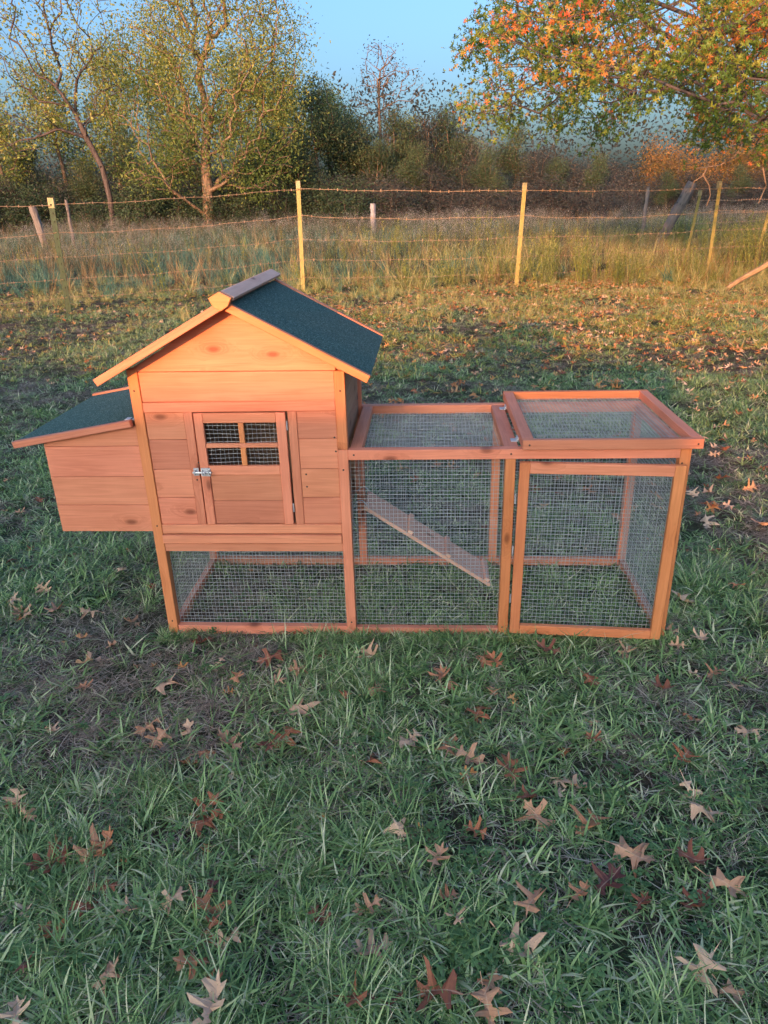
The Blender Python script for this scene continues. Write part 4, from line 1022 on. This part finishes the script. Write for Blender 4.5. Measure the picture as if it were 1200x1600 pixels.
# (kind, px, distance, top py, width scale)
rows = [
 ('gold', 20, 37, 120, 1.0), ('gold', 110, 40, 80, 1.0), ('green', 60, 39, 215, 1.1), ('gold', 195, 41, 40, 1.0), ('green', 215, 38, 190, 1.0), ('gold', 285, 43, 60, 1.0), ('gold', 450, 41, 60, 1.0),
 ('gold', 400, 42, 60, 1.0), ('gold', 520, 42, 90, 0.9), ('gold', 640, 43, 175, 0.9), ('gold', 735, 43, 190, 0.9), ('green', 430, 37, 175, 1.05), ('green', 505, 38, 105, 1.0), ('green', 545, 40, 150, 1.0), ('green', 300, 40, 200, 1.1), ('green', 470, 36, 215, 1.1), ('gold', -60, 38, 60, 1.1),
 ('green', 390, 38, 235, 1.1), ('green', 135, 36, 240, 1.1), ('green', 590, 39, 200, 1.0), ('green', 625, 41, 160, 0.95), ('grey', 665, 42, 128, 1.0), ('green', 705, 41, 158, 0.95), ('grey', 755, 41, 165, 1.0), ('green', 800, 42, 185, 0.95), ('grey', 690, 43, 140, 1.1), ('grey', 830, 42, 190, 1.0), ('grey', 575, 42, 140, 1.0),
 ('green', 645, 37, 215, 1.0), ('grey', 700, 37, 215, 1.0), ('green', 760, 37, 222, 1.0), ('grey', 845, 39, 205, 1.0), ('grey', 890, 40, 215, 1.0), ('green', 870, 38, 232, 1.0), ('green', 925, 38, 232, 0.9), ('grey', 975, 41, 245, 1.0),
 ('rust', 1010, 44, 190, 1.0), ('rust', 1060, 38, 205, 1.0), ('green', 1040, 34, 258, 1.0), ('rust', 1120, 40, 190, 1.1), ('grey', 1100, 36, 245, 1.0), ('rust', 1180, 42, 185, 1.1), ('green', 1150, 35, 250, 1.0), ('grey', 1210, 37, 235, 1.1), ('grey', 1260, 40, 190, 1.1),
 ('grey', 925, 44, 225, 1.0), ('grey', 560, 36, 250, 1.0), ('grey', 20, 36, 240, 1.0), ('grey', 250, 36, 265, 1.0),
]
bush = [('shrub', p, 33.5+((i*7) % 5)*0.6, 268+((i*13) % 5)*7, 1.1) for i, p in enumerate(range(-30, 600, 57))] + [('brush', p, 33.5+((i*5) % 4)*0.7, 262+((i*11) % 5)*8, 1.1) for i, p in enumerate(range(590, 1270, 46))] + [('brush', p, 36.5, 262, 1.2) for p in range(0, 1270, 90)] + [('brush', p, 45, 250, 1.6) for p in range(-60, 1330, 90)]
HK = {'tall': 19.0, 'green': 8.5, 'gold': 9.0, 'grey': 6.5, 'rust': 5.5, 'shrub': 3.0, 'brush': 3.2}
LM = [(90, 'left of the leaning dark trunk'), (300, 'between the leaning trunk and the pale trunk'), (460, 'right of the pale trunk'), (570, 'behind the second yellow fence post gap'), (700, 'right of the slender bare tree'), (830, 'behind the tallest yellow post at centre right'), (970, 'under the orange oak boughs'), (1090, 'behind the leaning grey post'), (9999, 'at the far right edge of the wood')]
allr = rows+bush

cell = defaultdict(list)
for t in allr:
    lmk = next(s for lim, s in LM if t[1] < lim); cell[(t[0], lmk)].append(t)
ordn = ['leftmost', 'second', 'third', 'fourth', 'fifth', 'sixth', 'seventh', 'eighth']
for i, t in enumerate(allr):
    k, px, Y, top, ws = t
    lmk = next(s for lim, s in LM if px < lim)
    same = sorted(cell[(k, lmk)], key=lambda q: (q[1], q[2])); j = same.index(t)
    d_, cat = desc[k]
    lab = d_ + ' ' + lmk
    if len(same) > 1: lab = (('leftmost ' if j == 0 else 'rightmost ' if j == len(same)-1 else ordn[j]+' from left ')+d_+' '+lmk)
    h = (ZT(px, top, Y)-0.3); s = h/HK[k]; r_ = random.uniform(0, 6.28)
    v = K[k][i % len(K[k])]
    sx = s if k in ('green', 'gold') else max(s, 0.8)*ws
    o = plant_tree({'tree': 'tree', 'bush': 'bush', 'shrub': 'shrub'}[cat], v, X(px, Y), Y, sx*ws if k in ('green', 'gold') else sx, r_, lab, cat, 'woodland behind the meadow', sz=s/sx if k not in ('green', 'gold') else 1/ws)
# far wood that closes the gaps, one mass
def far_wood():
    r = np.random.default_rng(77); n = 900
    x = r.uniform(-75, 75, n); y = r.uniform(56, 70, n); h = np.where(x > 9, 5.4, 7.0)+2.6*noise2(x, y*0, 0.12, 4)
    z = r.uniform(0, 1, n)**0.8*h
    me = leaves_mesh('far_wood', np.stack([x, y, z], 1), 46, 0.9, 0.34, 'lf_grey', r, 0, np.clip(0.35+0.35*noise2(x, z, 0.3, 2), 0, 1))
    tag(add_obj('far_wood', me), 'distant wood closing the view behind the trees', 'wood', kind='stuff')
far_wood()

# -- unseen trees and a low shed, added behind the camera to shade the lawn
SH = Vector((SDIR.x, SDIR.y, 0)).normalized(); TE = math.tan(SUN_EL)
def caster(tx, ty, yb):                               # where the sun's line through (tx, ty) crosses y = yb
    k = (ty-yb)/-SH.y*-1
    s = (yb-ty)/SH.y
    return tx+SH.x*s, yb, s*TE
def shed():
    x, y, hz = caster(-1.6, 0.0, -15.0)
    s = tag(empty('shade_shed', (x, y, 0)), 'unseen low shed added behind the camera to shade the lawn', 'shed')
    H = 0.80+hz                                      # ridge whose shade line crosses the coop's gable band
    hw = 2.9
    m_ = 'old_wood'
    w = add_obj('wall', box_mesh('wall', [(x-hw, x+hw, y-1.8, y+1.8, 0, H-1.0)], M[m_]), s)
    for sg in (1, -1):
        n = Vector((0, sg*0.98, 1.9)).normalized()
        if sg > 0: board('roof', (x+hw+0.3, y+1.95, H-1.02), (x-hw-0.3, y+1.95, H-1.02), 2.2, 0.03, n, 'old_wood', s)
        else: board('roof', (x-hw-0.3, y-1.95, H-1.02), (x+hw+0.3, y-1.95, H-1.02), 2.2, 0.03, n, 'old_wood', s)
    return H
Hs = shed()
bi = 0
def behind(kind, tx, ty, yb, h, ws=1.0, z0=0.0):
    global bi
    x, y, hz = caster(tx, ty, yb)
    v = K[kind][bi % len(K[kind])]; bi += 1
    s = h/HK[kind]
    plant_tree('tree' if kind in ('green', 'gold', 'grey') else 'shrub', v, x, y, s*ws, bi*1.7, 'unseen hedge tree added for shade, the '+(ordn+['ninth', 'tenth'])[bi-1]+' of the row beside the shed', 'tree', 'added shade trees behind the camera', sz=1/ws)
# unseen shade hedge added left and right of the shed
# beside the shed, level with its ridge
for tx in (-6.4, -9.0, -11.8, -14.6): behind('shrub', tx, 0.0, -14.5, Hs*random.uniform(0.88, 1.02), 1.3)
for tx in (2.6, 5.0, 7.4, 9.4, 12.2): behind('shrub', tx, 0.0, -14.5, Hs*random.uniform(0.86, 0.96), 1.3)


# -- oak whose boughs reach in from the right
def in_poly(px, py, poly):
    c = False; n = len(poly); j = n-1
    for i in range(n):
        if ((poly[i][1] > py) != (poly[j][1] > py)) and px < (poly[j][0]-poly[i][0])*(py-poly[i][1])/(poly[j][1]-poly[i][1]+1e-9)+poly[i][0]: c = not c
        j = i
    return c
OAKP = [(775, -60), (765, 0), (782, 40), (745, 55), (722, 62), (712, 78), (722, 92), (750, 78), (775, 80), (770, 112), (752, 125), (728, 150), (716, 172), (738, 182), (765, 180), (785, 205), (800, 200), (806, 172), (830, 160), (845, 185), (862, 200), (885, 188), (905, 160), (930, 138), (948, 140), (930, 180), (912, 208), (925, 225), (945, 205), (965, 205), (985, 172), (1010, 160), (1045, 150), (1075, 165), (1085, 185), (1100, 205), (1130, 225), (1165, 215), (1190, 235), (1260, 240), (1300, -60)]
def oak_leaf(seed):
    rr = random.Random(seed)
    out2 = [(.012, 0), (.035, .14), (.07, .22), (.30, .13), (.36, .19), (.19, .31), (.09, .40), (.10, .48), (.40, .60), (.47, .73), (.30, .67), (.13, .66), (.07, .74), (.15, .90), (.06, .88), (0, 1.0)]
    out = [(.012, 0), (.03, .10), (.05, .15), (.20, .10), (.23, .15), (.10, .24), (.06, .31), (.08, .38), (.36, .40), (.43, .52), (.33, .50), (.16, .53), (.07, .60), (.10, .66), (.24, .76), (.23, .84), (.12, .79), (.05, .85), (.02, .95), (0, 1.0)]
    if seed % 2: out = out2
    n = len(out); V, F, T = [], [], []
    f = [1+0.15*rr.uniform(-1, 1) for _ in range(2)]
    L1 = [(x*f[0]*(1+0.12*rr.uniform(-1, 1)), y+0.015*rr.uniform(-1, 1)) for x, y in out]; R1 = [(-x*f[1]*(1+0.12*rr.uniform(-1, 1)), y+0.015*rr.uniform(-1, 1)) for x, y in out]
    cu, cv, tw = rr.choice([-1, 1, 1])*rr.uniform(0.1, 1.0), rr.uniform(-0.8, 0.9), rr.uniform(-0.8, 0.8)
    def z(x, y): return cu*x*x*1.4+cv*(y-0.5)**2*0.7+tw*x*(y-0.4)+0.05*math.sin(9*x+7*y)
    mid = [(0, (i/(n-1))) for i in range(n)]
    for side in (L1, R1):
        b = len(V)
        for (x, y), (mx, my) in zip(side, mid):
            V.append((x, y, z(x, y))); V.append((mx, my, z(mx, my)))
        for i in range(n-1):
            a = b+2*i; q = [a, a+2, a+3, a+1]; F.append(q if side is L1 else q[::-1])
    V += [(-.012, 0, z(0, 0)), (.012, 0, z(0, 0)), (.008, -.28, 0.05*rr.uniform(-1, 1)), (-.008, -.28, 0.03)]; F.append([len(V)-4, len(V)-3, len(V)-2, len(V)-1])
    return np.array(V), F
OLV = [oak_leaf(i) for i in range(7)]
M['oak'] = leafy('oak_leaves_turning', [(0, (0.08, 0.16, 0.028)), (0.33, (0.20, 0.30, 0.045)), (0.5, (0.36, 0.38, 0.06)), (0.62, (0.60, 0.27, 0.075)), (0.85, (0.75, 0.21, 0.06)), (1, (0.62, 0.13, 0.06))], 0.45, 0.40, spec=0.4)
M['oakone'] = leafy('oak_leaf_turning', [(0, (0.08, 0.16, 0.028)), (0.33, (0.20, 0.30, 0.045)), (0.5, (0.36, 0.38, 0.06)), (0.62, (0.60, 0.27, 0.075)), (0.85, (0.75, 0.21, 0.06)), (1, (0.62, 0.13, 0.06))], 0.45, 0.40, attr='tone', atype='OBJECT', spec=0.4)
def build_oak():
    r = np.random.default_rng(55)
    base = np.array([8.6, 8.2, 0.0])
    nC = 4200; pts = []
    while len(pts) < nC:
        P_ = base+np.array([-1.2, -1.0, 4.3])+r.normal(0, 1, 3)*np.array([3.6, 2.4, 1.7])
        if P_[2] < 1.5 or P_[2] > 8.5 or P_[1] < 4.6: continue
        px, py, dep = proj(P_)
        if 0 < dep and -40 < px < 1240 and -60 < py < 1600:
            if not in_poly(px, py, OAKP): continue
            if noise2(px, py, 0.018, 31) < 0.24 and r.uniform() < 0.85: continue
        elif r.uniform() < 0.88: continue
        pts.append(P_)
    # boughs that reach furthest left
    for (qx, qy) in ((735, 75), (722, 85), (745, 62), (728, 165), (745, 172), (770, 175), (790, 195), (760, 20), (790, 15), (800, 60), (850, 180), (868, 192), (930, 215), (945, 195), (1090, 200), (1110, 215), (1085, 170)):
        for k in range(4):
            pts.append(at(qx+r.uniform(-12, 12), qy+r.uniform(-8, 8), 1, 8.0+r.uniform(-0.7, 1.2)))
    pts = np.array(pts)-base
    tr = [(0, 0, -0.4), (0.05, 0, 0.8), (0, 0.05, 1.8), (-0.2, -0.1, 2.9), (-0.3, -0.2, 4.2), (-0.4, -0.2, 5.6)]
    V, F, A, PAR, rad, leaf = grow(tr, pts, r, tip=0.0045, k_pow=0.5, bias=0.30, gravity=-0.03)
    t = tag(empty('oak_tree', base), 'oak with orange and green lobed leaves reaching in from the upper right corner', 'tree')
    mt = Matrix.Translation(base)
    add_obj('trunk', mesh_np('oak_trunk', V, F, M['bark_dark']), t, mt)
    # hanging bare twigs
    for q, tw in enumerate(([(1112, 245), (1105, 262), (1098, 275), (1085, 283), (1078, 300)], [(1098, 272), (1108, 290), (1110, 305), (1104, 322)], [(1170, 250), (1165, 275), (1192, 262), (1197, 290), (1185, 318)][2:], [(1160, 225), (1148, 245), (1125, 258), (1090, 263), (1075, 268)])):
        pp = [at(a, b, 1, 7.6) - base for a, b in tw]
        add_obj('twig', tube_mesh('twig', pp, [0.009-0.0012*i for i in range(len(pp))], M['bark_pale'], 5), t, mt)
    c = A[rad < 0.0105]
    n = len(c)*15
    ctr = np.repeat(c, 15, 0)+r.normal(0, 0.10, (n, 3)); 
    tone0 = noise2(c[:, 0]*1.0+c[:, 1]*0.5, c[:, 2]*1.3, 1.7, 8); tone = np.clip(np.repeat((tone0-0.24)*1.15, 15)+r.normal(0, 0.12, n), 0, 1)
    d = r.normal(0, 1, (n, 3)); d[:, 2] -= 0.35; d /= np.linalg.norm(d, axis=1, keepdims=True)
    e = r.normal(0, 1, (n, 3)); s = np.cross(d, e); s /= np.linalg.norm(s, axis=1, keepdims=True); u = np.cross(s, d)
    sz = r.uniform(0.045, 0.088, n)
    wpos = ctr+base; 
    prj = np.array([proj(p) for p in wpos]); vis = (prj[:, 0] > -20) & (prj[:, 0] < 1220) & (prj[:, 1] > -20) & (prj[:, 1] < 1600) & (prj[:, 2] > 0)
    score = np.where(vis, sz/prj[:, 2], 0); top = set(np.argsort(-score)[:300].tolist())
    LMs = [mesh_np('oak_leaf', v, f_, M['oakone']) for v, f_ in OLV[:5]]
    Vs, Fs, Ts, off = [], [], [], 0
    for i in range(n):
        v, f_ = OLV[i % 5]
        if i in top:
            o = add_obj('leaf', LMs[i % 5], t, Matrix(((s[i][0]*sz[i], d[i][0]*sz[i], u[i][0]*sz[i], wpos[i][0]), (s[i][1]*sz[i], d[i][1]*sz[i], u[i][1]*sz[i], wpos[i][1]), (s[i][2]*sz[i], d[i][2]*sz[i], u[i][2]*sz[i], wpos[i][2]), (0, 0, 0, 1))))
            o['tone'] = float(tone[i]); continue
        if not vis[i] and i % 3: continue
        Vs.append(ctr[i]+(v[:, :1]*s[i]+v[:, 1:2]*d[i]+v[:, 2:3]*u[i])*sz[i]); Fs.append(np.array(f_)+off); off += len(v); Ts.append(np.full(len(v), tone[i]))
    cr = add_obj('crown', mesh_np('crown', np.concatenate(Vs), np.concatenate(Fs), M['oak'], tint=np.concatenate(Ts)), t, mt); cr['kind'] = 'stuff'
    print('oak leaves', n, 'verts', off)
build_oak()

# ------------------------------------------------------------------ fallen oak leaves
M['fallen'] = None
def fallen_mat():
    m, nt, bs = mat('fallen_oak_leaf')
    a = nt.nodes.new('ShaderNodeAttribute'); a.attribute_type = 'OBJECT'; a.attribute_name = 'tone'
    tc = nt.nodes.new('ShaderNodeTexCoord'); n = N(nt, 'ShaderNodeTexNoise'); n.inputs['Scale'].default_value = 5; n.inputs['Detail'].default_value = 5
    L(nt, tc.outputs['Object'], n.inputs['Vector'])
    f = math_(nt, 'ADD', a.outputs['Fac'], math_(nt, 'MULTIPLY', math_(nt, 'SUBTRACT', n.outputs[0], 0.5), 0.22))
    r = ramp(nt, f, [(0.0, (0.075, 0.028, 0.030)), (0.2, (0.22, 0.075, 0.045)), (0.4, (0.42, 0.15, 0.065)), (0.6, (0.50, 0.25, 0.135)), (0.8, (0.62, 0.38, 0.235)), (1.0, (0.76, 0.54, 0.36))])
    sp = nt.nodes.new('ShaderNodeSeparateXYZ'); L(nt, tc.outputs['Object'], sp.inputs[0])
    vein = math_(nt, 'LESS_THAN', math_(nt, 'ABSOLUTE', sp.outputs[0]), 0.012)
    c = mixc(nt, math_(nt, 'MULTIPLY', vein, 0.35), r.outputs[0], (0.62, 0.45, 0.32))
    L(nt, c, bs.inputs['Base Color']); bs.inputs['Roughness'].default_value = 0.6; bs.inputs['Specular IOR Level'].default_value = 0.35
    return m
M['fallen'] = fallen_mat()
TONE = {'darkred': 0.03, 'brown': 0.22, 'redbrown': 0.30, 'orange': 0.42, 'pinkbrown': 0.55, 'tan': 0.68, 'pale': 0.90, 'grey': 0.80}
WORD = {'darkred': 'dark purplish red', 'brown': 'dark brown', 'redbrown': 'reddish brown', 'orange': 'orange brown', 'pinkbrown': 'pinkish brown', 'tan': 'tan', 'pale': 'pale cream', 'grey': 'greyish beige'}
FL = """35,882,brown 68,918,pale 20,938,pale,L 35,955,tan,L 85,952,tan 140,952,pale 187,890,pale 205,965,tan 238,915,brown,S 130,993,tan 172,1000,tan,S 138,1026,pale,L 132,1068,pinkbrown,S 255,1060,pale,L 340,1028,pale
315,995,brown,L 80,1130,pale,S 232,1125,tan,L 248,1148,tan 296,1135,pale 358,1157,tan,L 321,1170,pinkbrown,S 290,1185,pinkbrown 25,1245,pale 370,1055,pinkbrown,S 574,1012,grey,L 425,1022,brown,L 503,1015,brown 468,1040,tan 433,1055,grey
587,1070,tan 540,1083,orange,S 467,1105,pale,L 447,1145,orange,L 418,1165,brown 577,1185,redbrown,L 647,1148,pale,S 638,1162,pale 690,1047,pinkbrown,L 703,1060,pinkbrown 775,1028,orange,L 755,1025,pinkbrown 772,1070,tan,S 748,1105,redbrown,L 703,1162,pinkbrown,L 733,1180,tan,L
797,1205,redbrown,L 627,1308,pale,L 745,1300,orange,S 683,1350,tan 858,1010,redbrown,L 979,1008,tan 1092,992,pale 922,1055,redbrown 1030,1067,redbrown,L 1090,1042,pale,S 1120,1037,pinkbrown 1150,1062,grey,S 925,1118,grey,S 928,1153,orange,S 1080,1112,orange,S 1072,1175,orange
1172,1135,pale 876,1214,pale,S 897,1222,grey 824,1242,brown 842,1275,tan,L 925,1278,pinkbrown,L 1080,1236,pale,L 1098,1262,pale,L 985,1332,tan,L 28,1248,tan 42,1273,tan,S 80,1347,brown,L 96,1328,redbrown 145,1332,tan,L 165,1325,orange 325,1262,redbrown,L 318,1287,redbrown 348,1268,orange
150,1402,redbrown 165,1393,redbrown 130,1425,redbrown 203,1424,grey,S 84,1464,orange 272,1412,pale 325,1425,orange,L 322,1462,orange,L 357,1470,pale 305,1512,pinkbrown 332,1535,orange,S 330,1582,pale,L 168,1536,grey 28,1594,pale 330,1388,darkred,S 577,1424,tan 585,1486,grey,L 685,1556,redbrown,L
553,1563,redbrown 606,1566,brown 764,1548,tan 762,1580,tan 712,1440,grey,S 830,1418,tan 812,1484,pale,L 948,1380,darkred,L 905,1402,pinkbrown,S 1003,1403,brown,S 1137,1377,tan,L 1088,1402,brown 1078,1338,redbrown 1098,1508,pale,L 1148,1541,tan,S 500,1432,brown,S 40,1510,brown,S 700,1412,pinkbrown,S 1060,1000,grey,S
1140,790,pale,S 1105,770,grey 1160,720,grey,S 1180,880,pale 1120,850,tan 1065,930,pale,L 1045,975,tan 1150,905,pinkbrown 1130,660,grey 1175,640,pale 1110,640,brown,S 1190,820,grey,L 12,745,tan,S 60,775,brown,S 30,790,tan 15,870,brown""".split()
LEAFM = [mesh_np('fallen_leaf', v, f, M['fallen']) for v, f in OLV]
PLACES = [(lambda x, y: y < 480, 'on the far lawn near the fence'), (lambda x, y: y < 560 and x > 900, 'on the lawn behind the run, far right'), (lambda x, y: y < 560 and x > 560, 'on the lawn right of the roof'), (lambda x, y: y < 600 and x < 330, 'on the lawn left of the roof'),
          (lambda x, y: y < 625, 'just behind the run\'s top'), (lambda x, y: x < 240 and y < 870, 'left of the nest box'), (lambda x, y: x < 265 and y < 1010, 'left of the coop\'s front foot'), (lambda x, y: x > 1030 and y < 800, 'right of the run lid'), (lambda x, y: x > 1030 and y < 1015, 'beside the run\'s right end'),
          (lambda x, y: y < 985, 'seen through the run\'s wire mesh'), (lambda x, y: y < 1035 and x < 560, 'against the sill under the house'), (lambda x, y: y < 1035 and x < 800, 'against the run\'s middle sill'), (lambda x, y: y < 1035, 'in front of the run door'),
          (lambda x, y: y < 1100 and x < 400, 'in front of the coop\'s left end'), (lambda x, y: y < 1100 and x < 800, 'in front of the middle post'), (lambda x, y: y < 1100, 'a step before the run door'),
          (lambda x, y: y < 1220 and x < 200, 'in worn grass at mid left'), (lambda x, y: y < 1220 and x < 400, 'in the straw patch left of centre'), (lambda x, y: y < 1220 and x < 620, 'in short grass at the centre'), (lambda x, y: y < 1220 and x < 860, 'in long grass right of centre'), (lambda x, y: y < 1220, 'in long grass at mid right'),
          (lambda x, y: y < 1300 and x < 250, 'in grass near the left edge'), (lambda x, y: y < 1300 and x < 500, 'in the clump left of centre'), (lambda x, y: y < 1360 and x < 250, 'in the pair at lower left'), (lambda x, y: y < 1370 and x < 800, 'in the lower middle grass'), (lambda x, y: y < 1370, 'in the lower right grass'),
          (lambda x, y: y < 1480 and x < 220, 'beside clover at lower left'), (lambda x, y: y < 1490 and x < 420, 'on bare straw at lower left'), (lambda x, y: y < 1500 and x < 780, 'in the bottom middle grass'), (lambda x, y: y < 1500 and x < 900, 'at the bottom right of centre'), (lambda x, y: y < 1480, 'in the bottom right grass'),
          (lambda x, y: x < 420, 'at the bottom left corner'), (lambda x, y: x < 700, 'at the very bottom middle'), (lambda x, y: True, 'at the bottom right')]
def place(x, y): return next(s for f, s in PLACES if f(x, y))
rf = np.random.default_rng(404)
recs = []
for t in FL:
    q = t.split(','); x, y, c = float(q[0]), float(q[1]), q[2]; S = {'S': 0.062, 'L': 0.105}.get(q[3] if len(q) > 3 else '', 0.082)
    g = at(x, y, 2, 0.03); recs.append((x, y, c, S, place(x, y), g, S*rf.uniform(0.78, 0.95)))
nf = len(recs)
# the next largest ones, strewn behind and beside the coop
while len(recs) < nf+155:
    y = rf.uniform(0.9, 5.0); hw = half_width(y); x = 0.86-0.0645*(y+2.02)+rf.uniform(-hw, hw)
    if rf.uniform() > 0.25+0.75*(x > 0.5): continue
    px, py, dep = proj((x, y, 0.03))
    if not (0 < px < 1200 and 0 < py < 1600): continue
    S = rf.choice([0.062, 0.082, 0.105]); c = rf.choice(['brown', 'redbrown', 'orange', 'pinkbrown', 'tan', 'grey', 'pale'], p=[.12, .18, .20, .17, .16, .11, .06])
    recs.append((px, py, c, S, place(px, py), (x, y, 0.03), S*rf.uniform(0.62, 0.85)))
SZ = {0.062: 'small', 0.082: 'middling', 0.105: 'large'}
cellc = defaultdict(list)
for q in recs: cellc[(q[2], q[3], q[4])].append(q)
def leaf_obj(pos, S, tone, rz, tilt):
    mt = Matrix.Translation(pos) @ Matrix.Rotation(rz, 4, 'Z') @ Matrix.Rotation(tilt[0], 4, 'X') @ Matrix.Rotation(tilt[1], 4, 'Y') @ Matrix.Diagonal((S*rf.uniform(0.75, 1.1), S, S, 1)) @ Matrix.Translation((0, -0.45, 0))
    o = add_obj('fallen_leaf', LEAFM[int(rf.integers(0, len(LEAFM)))], None, mt); o['tone'] = float(tone)
    return o
for q in recs:
    x, y, c, S, pl, g, Sr = q
    o = leaf_obj((g[0], g[1], float(hgt(g[0], g[1]))+0.019+rf.uniform(-0.007, 0.008)), Sr, TONE[c]*0.92+rf.uniform(-0.05, 0.05), rf.uniform(0, 6.28), rf.normal(0, 0.24, 2))
    same = sorted(cellc[(c, S, pl)], key=lambda k: k[0]); j = next(i for i, k in enumerate(same) if k is q); n = len(same)
    what = SZ[S]+' '+WORD[c]+(' leaf ' if n == 1 else ' leaves ')+pl
    pre = '' if n == 1 else ('left one of two ' if j == 0 else 'right one of two ') if n == 2 else 'leftmost of the ' if j == 0 else 'rightmost of the ' if j == n-1 else ordn[j]+' from left of ' 
    tag(o, pre+what, 'leaf', 'fallen oak leaves on the lawn')
# leaf litter nobody could count
M['litter'] = leafy('leaf_litter', [(0.0, (0.16, 0.07, 0.045)), (0.35, (0.46, 0.19, 0.07)), (0.6, (0.65, 0.33, 0.13)), (0.8, (0.60, 0.38, 0.22)), (1.0, (0.70, 0.54, 0.40))], 0.6, 0.15, objvar=1.3)
lc = bpy.data.collections.new('litter_library')
for v, f in OLV[:6]:
    me = mesh_np('litter_source', v*0.095-np.array([0, 0.04, 0]), f, M['litter'], tint=np.full(len(v), 0.5)); lc.objects.link(bpy.data.objects.new('litter_source', me))
P = strip_points(-1.4, 12.5, lambda y: 26+ (4 if y > 1.0 else 0) + 170*np.clip((y-3.5)/4, 0, 1)*(1-np.clip((y-10.5)/2, 0, 1)))
w = np.clip(0.30+(P[:, 0]+1.5)/5, 0.18, 1)*np.clip((fbm(P[:, 0], P[:, 1], 0.9, 90)-0.25)*3, 0.1, 1)
P = keep(P, np.where(P[:, 1] < 0.8, 0.5, w))
P = P[~((P[:, 0] > -0.05) & (P[:, 0] < 1.68) & (np.abs(P[:, 1]-0.26) < 0.33) & (rf.uniform(0, 1, len(P)) < 0.6))]
pts, rot, scl = finish(P, 0.45, 0.95, 0.45); pts[:, 2] += 0.018; scl *= np.where(pts[:, 1] > 3.5, 0.75, np.where(pts[:, 1] < 0.8, 0.55, 1)); pts[:, 2] -= np.where(pts[:, 1] < 0.8, 0.008, 0)
scatter('leaf_litter', pts, rot, scl, lc)
